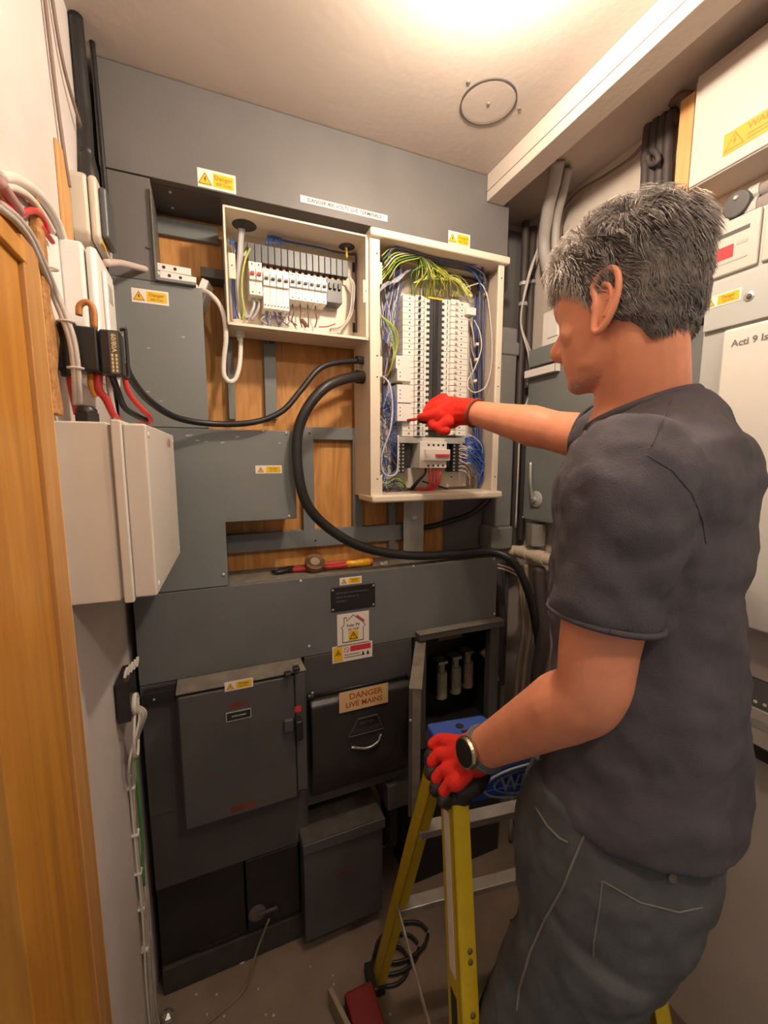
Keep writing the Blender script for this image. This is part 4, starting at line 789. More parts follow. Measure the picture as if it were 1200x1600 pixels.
T = thing('red_toolbox', 'dark red plastic toolbox on the floor at the bottom edge with a pale strap', 'toolbox', (c1.x, c1.y-.13, 0))
obj('case', rbox(c1.x-.015, c1.x+.07, c1.y-.25, c1.y-.015, 0, .055), M('dark_red_plastic', (.20,.018,.016), .45), T, .008)
obj('strap', MB().obox((c1.x-.025, c1.y-.09, .030), (.25,-1,.0), (1,.25,0), (0,0,1), .20, .014, .060), M('dull_strap', (.28,.22,.15), .8), T, .002)
for k in range(16):
    u, v = A(270,640), A(1500,1598); p_ = PZ(u, v, 0)
    if p_.y > 1.19: continue
    obj('floor_crumb', MB().lathe((p_.x,p_.y,0), (0,0,1), [(A(.002,.004),.0),(A(.002,.004),.002),(.001,A(.003,.006))], 6), M('white_crumb', (.62,.55,.46)), None, label='tiny pale plaster crumb on the dusty floor', cat='debris', group='plaster crumbs on the floor')
fo = PZ(262, 1580, 0)
obj('crumpled_foil', MB().lathe((fo.x, min(fo.y,1.15), 0), (.2,0,1), [(.004,0),(.02,.004),(.016,.012),(.004,.018)], 7), STEEL, None, label='crumpled shiny foil scrap in the bottom left corner', cat='scrap')

# ------------------------------------------------------------------ right-hand corner and right wall
def vpipe(name, label, x, y, z0, z1, r, mat, cat='pipe', collars=()):
    T = thing(name, label, cat, (x, y, z0))
    obj('pipe', MB().cyl((x,y,z0),(x,y,z1),r,r,16), mat, T, smooth=False)
    for z in collars: obj('saddle', MB().cyl((x,y,z-.006),(x,y,z+.006),r+.003,r+.003,16), GALV, T)
    return T
vpipe('brown_pipe', 'leftmost dark brown vertical pipe in the right corner', PY(812,600,1.30).x, 1.30, 1.22, 2.40, .013, PIPEB, collars=(2.19,2.12))
vpipe('brown_pipe', 'middle dark brown vertical pipe in the right corner', PY(823,600,1.32).x, 1.32, 1.24, 2.40, .014, PIPEB, collars=(2.21,1.70))
vpipe('brown_pipe', 'rightmost dark brown vertical pipe in the right corner', PY(836,500,1.33).x, 1.33, 1.5, 2.44, .013, PIPEB, collars=(2.02,))
T = thing('grey_duct', 'square grey duct with collars standing behind the right edge of the tall board', 'duct', (1.0, 1.31, 1.215))
xa, xb = PY(779,650,1.28).x, PY(806,650,1.28).x
obj('upper_run', rbox(xa, xb, 1.28, 1.362, 1.30, 2.03), PIPEG, T, .012); obj('lower_run', rbox(xa-.014, xb+.006, 1.275, 1.362, 1.215, 1.306), PIPEG, T, .010); obj('top_socket', rbox(xa-.004, xb+.004, 1.275, 1.362, 1.93, 1.98), PIPEG, T, .008)
for i in range(2): cond('thin_white_flex', ('left','right')[i]+' of two thin pale flexes hanging down the right corner', [(1.10,1.25,2.30),(1.075,1.27,2.20-.02*i),(1.06,1.28,2.05),(1.085+.012*i,1.26,1.93),(1.09+.01*i,1.255,1.80),(1.07,1.27,1.70),(1.066,1.27,1.5),(1.065,1.27,1.3)], .003, M('pale_grey_flex', (.52,.47,.43)), 'cable')
# grey conduit dropping from the beam and curving behind the man
cond('grey_conduit', 'fat pale grey conduit dropping from the beam and curving behind the man', [PX(u, v, x) for u, v, x in ((872,250,1.0),(866,285,1.02),(856,330,1.05),(850,380,1.08),(856,420,1.09),(872,447,1.09),(895,465,1.09),(930,475,1.09))], .020, CONDG)
cond('grey_conduit_bend', 'second pale conduit following the first down from the beam', [PX(u, v, x) for u, v, x in ((888,262,1.04),(880,300,1.06),(870,345,1.09),(868,390,1.1),(874,405,1.11))], .013, CONDG)
cond('dark_sagging_cable', 'dark cable sagging along the upper right wall', [PX(u, v, 1.12) for u, v in ((1015,215),(985,248),(945,275),(905,300),(880,330),(875,370),(868,402))], .0052, M('brown_grey_cable', (.17,.12,.10), .6), 'cable')
cond('pale_beam_cable', 'pale cable running along the top of the right wall to the wooden post', [PX(u, v, 1.13) for u, v in ((1058,165),(1040,180),(990,205),(940,238),(900,270),(880,290))], .007, CONDG, 'cable')
# wooden post and the dark cables beside it
obj('wooden_post', rbox(1.07, 1.149, PX(1082,200,1.07).y, PX(1060,200,1.07).y, 1.4, 2.40), wood('batten_wood', (.62,.32,.11), (.74,.42,.17)), None, .002, label='wooden post on the right wall beside the big white panel', cat='post')
for i, (u0, nm) in enumerate(((1008,'leftmost'),(1020,'second from left'),(1032,'third from left'),(1044,'rightmost'))):
    p0, p1 = PX(u0+6, 195-i*6, 1.12), PX(u0, 300, 1.12)
    cond('dark_riser_cable', nm+' of four dark riser cables left of the wooden post', [(1.13,p0.y-.01,2.40),(1.12,p0.y,p0.z),(1.12,p0.y+.004,(p0.z+p1.z)/2),(1.12,p0.y,p1.z),(1.12,p0.y,1.7)], .011, M('sooty_cable', (.075,.058,.055), .6), 'cable')
obj('cable_knot', MB().tube([PX(1018,235,1.10),PX(1026,240,1.09),PX(1028,252,1.09),PX(1016,256,1.10),PX(1012,244,1.10)], .007, 8), MATS['sooty_cable'], None, smooth=True, label='dark knotted cable joint left of the wooden post', cat='cable')
obj('cable_clamp', MB().tube([PX(1050,160,1.11),PX(1065,150,1.09),PX(1080,150,1.10)], .010, 8), M('rusty_pipe', (.16,.085,.075), .6), None, smooth=True, label='rusty short pipe over the top of the wooden post', cat='pipe')
# big white panel at the top
T = thing('warning_panel', 'big white cabinet high on the right wall with a yellow WARNING sticker', 'cabinet', (1.1, .35, 2.17))
yL = PX(1083,200,1.05).y; WPN = M('white_cabinet_paint', (.58,.51,.45), .5, 0, .04, 5)
obj('body', rbox(1.052, 1.149, -.25, yL, 2.175, 2.41), WPN, T, .003)
obj('front', rbox(1.048, 1.053, -.25, yL-.001, 2.178, 2.395), WPN, T, .006, seg=3)
c0 = PX(1175, 205, 1.048); rr, uu, nn_ = (0,-1,0), (0,0,1), (-1,0,0)
cw = .16; c0 = Vector((1.048, PX(1131,226,1.048).y-cw/2, PX(1147,219,1.048).z)); hh = .042; YELR = M('amber_sticker', (.60,.34,.035), .5)
q = obj('warning_sticker', MB().prism([(-cw/2,-hh/2),(cw/2,-hh/2),(cw/2,hh/2),(-cw/2,hh/2)], c0, rr, uu, nn_, 0, .0008), YELR, T, label='yellow WARNING sticker with lightning triangle')
tc = c0+Vector((0, cw/2-.021, 0))
obj('triangle_border', tri(tc, rr, uu, nn_, .034, .0008, .0011), INKB, q); obj('warning_triangle', tri(tc-Vector((0,0,.001)), rr, uu, nn_, .027, .0011, .0013), YELR, q)
obj('lightning_bolt', MB().prism([(a*.026,b*.026-.002) for a, b in BOLT], tc, rr, uu, nn_, .0013, .0016), INKB, q)
obj('lettering', text_mb('WARNING', .0175, tc+Vector((0,-.023,.009)), rr, uu, nn_, .0011, 'LEFT'), INKB, q)
mb = MB()
for k, wd in enumerate((.10,.085)): mb.prism([(0,-.0012),(wd,-.0012),(wd,.0012),(0,.0012)], tc+Vector((0,-.023,-.005-k*.007)), rr, uu, nn_, .0008, .0011)
obj('small_print', mb, INKB, q)
# pipes with a clamp below it
for i, (z, nm, r_) in enumerate(((2.115,'upper',.014),(2.085,'lower',.018))):
    T = thing('steel_pipe', nm+' of two pale steel pipes below the big white cabinet', 'pipe', (1.09, .3, z)); yy = PX(1148,330,1.09).y
    obj('pipe', MB().cyl((1.09,-.3,z),(1.09,yy,z),r_,r_,16), M('pale_steel_pipe', (.52,.45,.42), .4, .3), T, smooth=True)
    obj('coupling', MB().cyl((1.09,yy-.05,z),(1.09,yy-.03,z),r_+.003,r_+.003,16), GALV, T)
c0 = PX(1152, 325, 1.07); T = thing('pipe_clamp', 'dark pipe clamp holding the steel pipes behind the man\'s hair', 'clamp', (1.09, c0.y, 2.05))
obj('saddle', MB().lathe((1.062,c0.y,2.10), (1,0,0), [(.026,0),(.026,.05)], 16), GREYD, T, .003); obj('leg', rbox(1.07, 1.10, c0.y-.014, c0.y+.014, 2.03, 2.10), GREYD, T, .002); screws(T, [(1.062,c0.y,2.112)], (-1,0,0), .005)
# second isobar cabinet with its strip and data plates
T = thing('right_wall_board', 'overexposed white Acti 9 Isobar board with grey strip on the right wall', 'distribution board', (1.1, .3, 1.2))
yB = PX(1131,516,1.05).y
obj('carcass', rbox(1.062, 1.149, -.30, yB+.05, 1.20, 2.07), SILV, T, .003)
obj('grey_strip', rbox(1.052, 1.063, -.30, yB+.045, 1.845, 1.945), SILV, T, .002)
dr = obj('door', rbox(1.046, 1.060, -.30, yB, 1.20, 1.838), M('white_door_enamel', (.80,.75,.68), .35, 0, .03, 6), T, .008, seg=3)
c0 = PX(1143, 538, 1.046); obj('lettering', text_mb('Acti 9 Isobar', .0195, (1.046, c0.y, c0.z), (0,-1,0), (0,0,1), (-1,0,0), .0008, 'LEFT'), M('grey_ink', (.20,.18,.16), .5), dr)
c0 = PX(1131, 467, 1.052); danger_label(T, (1.052, PX(1128,467,1.052).y, c0.z), .075, .026, (0,-1,0), (0,0,1), (-1,0,0))
screws(T, [PX(1170.5,463,1.052)], (-1,0,0), .010); screws(T, [PX(1170.5,463,1.049)], (-1,0,0), .005, GREYD)
yP = PX(1188,350,1.054).y
for i, (ya_, yb_) in enumerate(((yP, yP+.10), (yP-.16, yP-.006))):
    q = obj('data_plate', rbox(1.054, 1.063, ya_, yb_, 1.957, 2.068), WPN, T, .004)
    if i == 0:
        obj('grey_bar', rbox(1.0532, 1.0545, ya_+.018, yb_-.01, 2.035, 2.043), GREYD, q); obj('red_square', rbox(1.0532, 1.0545, ya_+.045, yb_-.022, 1.990, 2.016), INKR, q)
        obj('grey_line', rbox(1.0532, 1.0545, ya_+.018, yb_-.02, 1.980, 1.983), GREYC, q); obj('grey_mark', rbox(1.0532, 1.0545, ya_+.020, ya_+.040, 2.010, 2.016), GREYC, q)
# screen strip and lower units at far right
T = thing('lower_right_unit', 'white and grey electronic unit low at the right edge behind the man', 'electronic unit', (1.1, .3, .88))
p_ = PX(1165,1045,1.10); yU = PX(1160,1045,1.10).y+.05
obj('white_top', rbox(1.10, 1.149, -.30, yU, PX(1180,1060,1.10).z, 1.19), WPN, T, .004)
obj('dark_band', rbox(1.102, 1.149, -.30, yU, PX(1180,1105,1.10).z, PX(1180,1060,1.10).z-.001), M('mid_grey_panel', (.16,.15,.14), .5), T, .002)
obj('white_base', rbox(1.100, 1.149, -.30, yU, PX(1180,1165,1.10).z, PX(1180,1105,1.10).z-.001), WPN, T, .004)
obj('grey_slot', rbox(1.0985, 1.101, PX(1200,1130,1.10).y-.1, PX(1170,1130,1.10).y, PX(1180,1135,1.10).z, PX(1180,1122,1.10).z), GREYC, T)
obj('black_foot', rbox(1.102, 1.149, -.30, yU-.01, PX(1180,1185,1.10).z, PX(1180,1165,1.10).z-.001), BLK, T, .002)
for u in (1165, 1180, 1195): screws(T, [PX(u, 1090+(u-1165)*.4, 1.1015)], (-1,0,0), .004, WHITEP)
obj('orange_sticker', rbox(1.0985, 1.100, PX(1200,1000,1.10).y-.05, PX(1191,1000,1.10).y, PX(1195,990,1.10).z, PX(1195,975,1.10).z), YELLOW, T)
# grey cabinet with rotary handle on the right wall
T = thing('right_grey_cabinet', 'blue-grey wall cabinet with a round handle behind the man\'s pointing arm', 'cabinet', (1.12, .95, 1.33))
XC = 1.085; yC = PX(820,700,XC).y
obj('body', rbox(XC+.008, 1.149, .62, yC, 1.333, 1.875), GREY, T, .003); obj('door', rbox(XC, XC+.009, .63, yC-.004, 1.338, 1.868), GREY, T, .003)
c0 = PX(838, 780, XC); hd = obj('handle_plate', MB().lathe(c0, (-1,0,0), [(.030,0),(.030,.004),(.024,.008),(.010,.009),(.010,.02),(.001,.02)], 28), GALV, T, .001)
h0, h1 = PX(831,775,XC-.02), PX(829,722,XC-.02); obj('handle_lever', MB().tube([c0+Vector((-.02,0,0)), h0, (h0+h1)/2+Vector((-.004,0,0)), h1], .007, 10), STEEL, T, smooth=True)
screws(T, [PX(817,808,XC), PX(824,600,XC)], (-1,0,0), .004)
T = thing('grey_ledge', 'blue-grey ledge box above the right grey cabinet', 'trunking', (1.11, .95, 1.885)); obj('box', rbox(1.075, 1.149, .62, PX(826,560,1.075).y, 1.885, 1.945), GREY, T, .003)
T = thing('white_label_holder', 'small white box under the ledge on the right grey cabinet', 'box', (1.08, 1.1, 1.86)); c0, c1 = PX(825,588,1.08), PX(874,578,1.08)
obj('box', rbox(1.062, 1.0845, c1.y, c0.y, c0.z-.010, c0.z+.016), WHITEP, T, .002); obj('fold', rbox(1.060, 1.063, c1.y, c1.y+.002, c0.z-.010, c0.z+.016), GREYC, T)
T = thing('white_switch', 'white wall switch box on the right wall beside the man\'s face', 'switch', (1.12, 1.1, 1.95)); c0, c1 = PX(850,490,1.11), PX(880,555,1.11)
obj('box', rbox(1.105, 1.149, PX(882,520,1.11).y, c0.y, 1.947, c0.z), WHITEP, T, .004); obj('rocker', rbox(1.101, 1.106, PX(874,520,1.11).y, PX(858,520,1.11).y, 1.975, c0.z-.02), WHITEP, T, .002)
# waste pipe and risers below the cabinet
T = thing('waste_pipe', 'cream plastic waste pipe with collars below the right grey cabinet', 'pipe', (1.09, 1.15, 1.19))
P_ = [Vector((1.03,1.345,1.195)), Vector((1.055,1.325,1.200)), Vector((1.075,1.29,1.205)), Vector((1.085,1.24,1.207)), Vector((1.09,.9,1.21))]
obj('pipe', MB().tube(P_, .022, 14, 5), PVCW, T, smooth=True)
for k, (ya_, yb_) in enumerate(((1.255,1.215),(1.17,1.13))): obj('collar', MB().cyl((1.086,ya_,1.207),(1.087,yb_,1.208),.026,.026,16), PVCW, T, .001)
obj('metal_sleeve', MB().cyl((1.10,1.20,1.245),(1.10,1.20,1.325),.035,.035,18), STEEL, None, smooth=False, label='short steel sleeve between cabinet and waste pipe', cat='sleeve')
for i, (x, y, r_, m_, nm) in enumerate(((1.06,1.22,.008,'tan_cable','left tan'),(1.075,1.20,.008,'tan_cable','right tan'),(1.09,1.15,.022,'sooty_cable','broad dark'),(1.02,1.30,.02,'sooty_cable','rear dark'))):
    cond('riser_cable', nm+' riser cable hanging below the waste pipe', [(x-.005,y+.01,1.17),(x,y,1.05),(x+.012,y-.01,.92),(x,y,.75),(x-.004,y,.45),(x,y,.02)], r_, M(m_, (.34,.27,.19), .6), 'cable')
T = obj('grey_back_column', rbox(.955, 1.05, 1.30, 1.362, .02, 1.20), GREYD, None, .003, label='dark column between the open fuse box and the riser cables', cat='column')

# ------------------------------------------------------------------ step ladder
K = 1.06
lw = Vector((.99,-.141,0)).normalized(); ldp = Vector((.141,.99,0)).normalized()
LO = Vector((.372*K, .641*K, 0))+lw*(.18*K)
ZC = 1.56-(1.56-1.03)*K; CH = .085*K
def LP(a, b, z): return LO+lw*(a*K)+ldp*(b*K)+Vector((0,0,z))
YFG = M('yellow_fibreglass', (.62,.43,.012), .38, 0, .08, 30, .05, 200); BLUEC = M('blue_ladder_plastic', (.035,.085,.36), .42, 0, .08, 12)
LAD = thing('step_ladder', 'yellow fibreglass step ladder with a blue top cap the man holds', 'ladder', (LO.x, LO.y, 0))
zt_, zb_ = ZC, ZC-CH
# cap: hollow-looking block with notch at the back, holes and a label
back = [(-.18,.056),(-.06,.056),(-.052,.040),(-.030,.034),(-.008,.040),(0,.056),(.18,.056)]
poly = [(-.18,-.056),(.18,-.056)]+back[::-1]
cap = obj('top_cap', MB().prism([(a*K, b*K) for a, b in poly], LO, lw, ldp, (0,0,1), zb_, zt_), BLUEC, LAD, .006, seg=3)
obj('skirt', MB().prism([(a*K*1.03, b*K*1.06) for a, b in ((-.18,-.056),(.18,-.056),(.18,.056),(-.18,.056))], LO, lw, ldp, (0,0,1), zb_-.004, zb_+.012), BLUEC, LAD, .003)
obj('tool_hole', MB().lathe(LP(-.120,.030,zt_-.001), (0,0,1), [(.009,0),(.009,.0016),(.001,.0016)], 16), BLK, LAD)
obj('tool_slot', MB().obox(LP(-.098,.012,zt_), lw, ldp, (0,0,1), .055, .008, .002), BLK, LAD)
lb_ = obj('cap_label', MB().obox(LP(-.085,-.014,zt_+.0004), lw, ldp, (0,0,1), .085, .042, .0008), LABELW, LAD)
an = [k*math.pi/14 for k in range(28)]
obj('oval_print', MB().ring([(math.cos(a)*.030, math.sin(a)*.014) for a in an], [(math.cos(a)*.027, math.sin(a)*.0118) for a in an], LP(-.085,-.010,zt_), lw, ldp, (0,0,1), .0008, .0011), INK, lb_)
# raised maker's oval on the front of the cap
fo_ = LP(0, -.0575, 1.56-(1.56-.965)*K)
ov = lambda rx, rz: [((rx*math.copysign(abs(math.cos(a))**.85, math.cos(a))), rz*math.sin(a)) for a in an]
q = obj('maker_oval', MB().ring(ov(.115*K,.033*K), ov(.109*K,.029*K), fo_, lw, (0,0,1), -ldp, 0, .005), M('worn_blue_grey', (.30,.31,.36), .5), LAD, .001, label='raised oval maker badge on the cap front')
obj('inner_oval', MB().ring(ov(.092*K,.024*K), ov(.089*K,.0225*K), fo_, lw, (0,0,1), -ldp, 0, .004), MATS['worn_blue_grey'], q)
obj('lettering', text_mb('WERNER', .042*K, fo_, lw, (0,0,1), -ldp, .004, sx=.93), MATS['worn_blue_grey'], q)
def rail(p0, p1, sgn, dsgn, wd=.058, fl=.026, th=.004):
    """C-channel rail: outer web plus two flanges"""
    p0, p1 = Vector(p0), Vector(p1); ax = (p1-p0).normalized(); wv = (lw-ax*lw.dot(ax)).normalized(); dv_ = ax.cross(wv).normalized()
    if dv_.dot(ldp) < 0: dv_ = -dv_
    m = (p0+p1)/2; ln = (p1-p0).length; mb = MB()
    mb.obox(m, ax, wv, dv_, ln, th, wd)
    for s_ in (-1, 1): mb.obox(m+dv_*(s_*(wd/2-th/2))+wv*(-sgn*(fl/2-th/2)), ax, wv, dv_, ln, fl, th)
    return obj('rail', mb, YFG, LAD, .001), ax, wv, dv_
FB, FT = (lambda s: LP(s*.225,-.055-.25,.0)), (lambda s: LP(s*.180,-.052,zb_+.01))
RB, RT = (lambda s: LP(s*.235,.05+.25,.0)), (lambda s: LP(s*.168,.045,zb_+.02))
for s_ in (-1, 1):
    r1, ax, wv, dv_ = rail(FT(s_), FB(s_), s_, 1, .060, .034); r2, *_ = rail(RT(s_), RB(s_), s_, 1, .044, .026)
    if s_ < 0:
        for t0, t1, m_ in ((.02,.30,LABELW),(.33,.40,INK),(.44,.50,INK),(.52,.85,LABELW)):
            m0 = FT(-1).lerp(FB(-1), (t0+t1)/2); obj('warning_decal', MB().obox(m0-wv*.0026, ax, wv, dv_, (t1-t0)*.95, .0008, .026), m_, r1)
        for t0 in (.245, .262, .345, .362, .62): p_ = FT(-1).lerp(FB(-1), t0)-dv_*.0302+wv*.020; obj('rivet', MB().lathe(p_, -dv_, [(.005,0),(.005,.001),(.002,.003)], 10), M('rivet_dark', (.12,.09,.02), .5), r1)
    for p_ in (FB(s_), RB(s_)): obj('foot', MB().obox(p_+Vector((0,0,.014)), lw, ldp, (0,0,1), .05, .075, .03), BLK, LAD, .004)
for t in (.24, .565):
    a_, b__ = RT(-1).lerp(RB(-1), t), RT(1).lerp(RB(1), t); obj('step', MB().obox((a_+b__)/2-ldp*.016, lw, ldp, (0,0,1), (b__-a_).length, .034, .018), ALU, LAD, .002)
a_, b__ = FT(-1).lerp(FB(-1), .93), FT(1).lerp(FB(1), .93); obj('lower_brace', MB().obox((a_+b__)/2, lw, ldp, (0,0,1), (b__-a_).length, .012, .022), ALU, LAD, .002)
for s_ in (-1, 1): obj('spreader', MB().obox((RT(s_).lerp(RB(s_),.56)+FT(s_).lerp(FB(s_),.56))/2, FT(s_).lerp(FB(s_),.56)-RT(s_).lerp(RB(s_),.56), lw, (0,0,1), (FT(s_).lerp(FB(s_),.56)-RT(s_).lerp(RB(s_),.56)).length, .004, .014), ALU, LAD, .0005)

# ------------------------------------------------------------------ the man
SKIN = M('skin', (.80,.315,.175), .5, 0, .08, 30, .05, 300, sss=.12)
STUB = M('stubble_skin', (.56,.29,.18), .6, 0, .15, 200, .1, 500)
SHIRT = M('charcoal_cotton', (.098,.089,.100), .9, 0, .14, 14, .25, 420, spec=.2)
JEAN = M('grey_denim', (.105,.108,.108), .9, 0, .22, 24, .3, 600, spec=.2)
GLOVE = M('red_knit_glove', (.78,.035,.022), .8, 0, .08, 200, .35, 700, spec=.2)
PALM = M('black_nitrile', (.020,.017,.015), .55, 0, .2, 60)
def remesh(o, vox, it=6, disp=None):
    md = o.modifiers.new('remesh', 'REMESH'); md.mode = 'VOXEL'; md.voxel_size = vox; md.use_smooth_shade = True
    sm = o.modifiers.new('smooth', 'SMOOTH'); sm.iterations = it; sm.factor = .5
    if disp:
        for k, (st, sc) in enumerate(disp):
            tx = bpy.data.textures.new(o.name+'_folds', 'CLOUDS'); tx.noise_scale = sc; tx.noise_depth = 1
            d_ = o.modifiers.new('folds', 'DISPLACE'); d_.texture = tx; d_.strength = st; d_.mid_level = .5; d_.texture_coords = 'LOCAL'
def loft(mb, rings, n=28, ex=2.3):
    """closed loft: each ring = (centre, axis a, axis b, half a, half b)"""
    base = len(mb.v)
    for c_, a_, b_, ha, hb in rings:
        for i in range(n):
            t = 2*math.pi*i/n; ct, st = math.cos(t), math.sin(t)
            mb.v.append(Vector(c_)+Vector(a_)*(ha*math.copysign(abs(ct)**(2/ex), ct))+Vector(b_)*(hb*math.copysign(abs(st)**(2/ex), st)))
    k = len(rings)
    for q in range(k-1): mb.f += [(base+q*n+i, base+q*n+(i+1)%n, base+(q+1)*n+(i+1)%n, base+(q+1)*n+i) for i in range(n)]
    mb.f += [tuple(base+i for i in range(n-1,-1,-1)), tuple(base+(k-1)*n+i for i in range(n))]
def limb(mb, pts, radii, sub=6, n=16, flat=1.0): mb.tube(pts, 0, n, sub, radii=radii, flat=flat)
def blob(mb, c_, r_, ax=None, n=14, m=9):
    A_ = ax or (Vector((1,0,0)), Vector((0,1,0)), Vector((0,0,1))); r_ = r_ if hasattr(r_, '__len__') else (r_, r_, r_); c_ = Vector(c_); base = len(mb.v)
    for j in range(1, m):
        ph = math.pi*j/m
        for i in range(n):
            t = 2*math.pi*i/n; mb.v.append(c_+A_[0]*(r_[0]*math.sin(ph)*math.cos(t))+A_[1]*(r_[1]*math.sin(ph)*math.sin(t))+A_[2]*(r_[2]*math.cos(ph)))
    top = len(mb.v); mb.v += [c_+A_[2]*r_[2], c_-A_[2]*r_[2]]
    for j in range(m-2): mb.f += [(base+j*n+i, base+(j+1)*n+i, base+(j+1)*n+(i+1)%n, base+j*n+(i+1)%n) for i in range(n)]
    mb.f += [(top, base+i, base+(i+1)%n) for i in range(n)]+[(top+1, base+(m-2)*n+(i+1)%n, base+(m-2)*n+i) for i in range(n)]
UP = Vector((0,0,1))
bf = Vector((-.50,.866,0)).normalized(); br = Vector((bf.y,-bf.x,0))          # body forward / right
azh = math.radians(-18); tilt = math.radians(-8); HS = .92
hf = Vector((math.sin(azh)*math.cos(tilt), math.cos(azh)*math.cos(tilt), math.sin(tilt))); hr = Vector((math.cos(azh),-math.sin(azh),0)); hu = hr.cross(hf)
TC = Vector((.662,.478,0)); PC = Vector((.592,.434,0)); HC = Vector((.616,.512,1.797))
def CZ(z): return PC.lerp(TC, max(-.1, min(1.05, (z-.93)/.70)))      # spine leans to his right as he reaches
S_L, E_L, W_L = CZ(1.53)-br*.178+Vector((0,0,1.53)), Vector((.462,.388,1.245)), PD(752,1172,.765)
S_R, E_R, W_R = CZ(1.56)+br*.165+Vector((0,0,1.575)), Vector((.748,.775,1.626)), Vector((.676,.985,1.684))
KN_L, KN_R = Vector((.445,.470,.52)), Vector((.640,.470,.52)); AN_L, AN_R = Vector((.45,.43,.09)), Vector((.66,.42,.09))
def H(x, y, z): return HC+(hr*x+hf*y+hu*z)*HS
# --- body: head, neck, trunk, arms and legs in one surface
mb = MB()
hs = [(.118,.006,-.040,.020),(.111,.036,-.066,.044),(.092,.066,-.090,.062),(.060,.086,-.102,.0725),(.025,.0945,-.105,.0755),(.0,.088,-.104,.0755),(-.028,.089,-.098,.0725),(-.052,.0895,-.086,.068),(-.075,.090,-.066,.0625),(-.095,.087,-.046,.056),(-.113,.083,-.015,.047),(-.126,.070,.010,.030)]
loft(mb, [(H(0,(a+b)/2,z), hr, hf, w_, (a-b)/2) for z, a, b, w_ in hs], 30, 2.25)
limb(mb, [H(0,.086,.012), H(0,.100,-.018), H(0,.113,-.038), H(0,.098,-.052)], [.009,.011,.015,.011], 4, 10)      # nose
blob(mb, H(-.013,.097,-.047), .009); blob(mb, H(.013,.097,-.047), .009)
limb(mb, [H(-.045,.080,.022), H(0,.092,.020), H(.045,.080,.022)], [.011,.014,.011], 4, 10)                       # brow
limb(mb, [H(-.022,.086,-.069), H(0,.093,-.067), H(.022,.086,-.069)], [.006,.0075,.006], 4, 8)                      # lips
limb(mb, [H(-.022,.084,-.080), H(0,.090,-.082), H(.022,.084,-.080)], [.006,.0078,.006], 4, 8)
blob(mb, H(0,.078,-.110), (.026,.016,.016), (hr,hf,hu))                                                          # chin
for s_ in (-1, 1): blob(mb, H(s_*.046,.060,-.030), (.024,.020,.022), (hr,hf,hu)); blob(mb, H(s_*.050,.030,-.085), (.014,.030,.018), (hr,hf,hu))   # cheekbone, jaw
NB = CZ(1.62)+bf*.014+Vector((0,0,1.605))
limb(mb, [H(0,-.030,-.020), H(0,-.030,-.075), NB+Vector((0,0,.045)), NB+Vector((0,0,-.03))], [.062,.064,.069,.092], 5, 20)
def trunk(mb, rows, n=30, top=()):
    loft(mb, [(Vector((0,0,z))+CZ(z)+bf*o_, br, bf, hw, hd) for z, hw, hd, o_ in rows]+[(Vector((0,0,z))+CZ(z)+bf*o_, br, (bf-UP*k).normalized(), hw, hd) for z, hw, hd, o_, k in top], n)
trunk(mb, [(.90,.15,.105,0),(1.0,.150,.105,0),(1.14,.140,.105,0),(1.30,.145,.105,0),(1.45,.160,.105,0),(1.54,.150,.085,0),(1.59,.11,.065,.005),(1.62,.07,.06,.01)])
for S_, E_, W_ in ((S_L,E_L,W_L),(S_R,E_R,W_R)):
    d1 = (E_-S_).normalized(); d2 = (W_-E_).normalized()
    limb(mb, [S_, S_.lerp(E_,.35), S_.lerp(E_,.75), E_, E_+d2*.06, E_.lerp(W_,.6), W_, W_+d2*.05], [.060,.056,.050,.046,.050,.041,.0325,.032], 6, 18)
for K_, A_, s_ in ((KN_L,AN_L,-1),(KN_R,AN_R,1)):
    limb(mb, [PC+br*(s_*.085)+Vector((0,0,.93)), (PC+br*(s_*.088)+Vector((0,0,.93))).lerp(K_,.5), K_, K_.lerp(A_,.4), A_], [.070,.062,.050,.046,.038], 6, 16)
body = obj('person', mb, SKIN, None, loc=(PC.x, PC.y, 0), label='grey-haired man in a charcoal T-shirt and jeans pointing into the tall board', cat='person')
remesh(body, .0042, 5)
def pobj(name, mb, mat, parent=None, **k):   # a part of the person
    return obj(name, mb, mat, parent or body, **k)
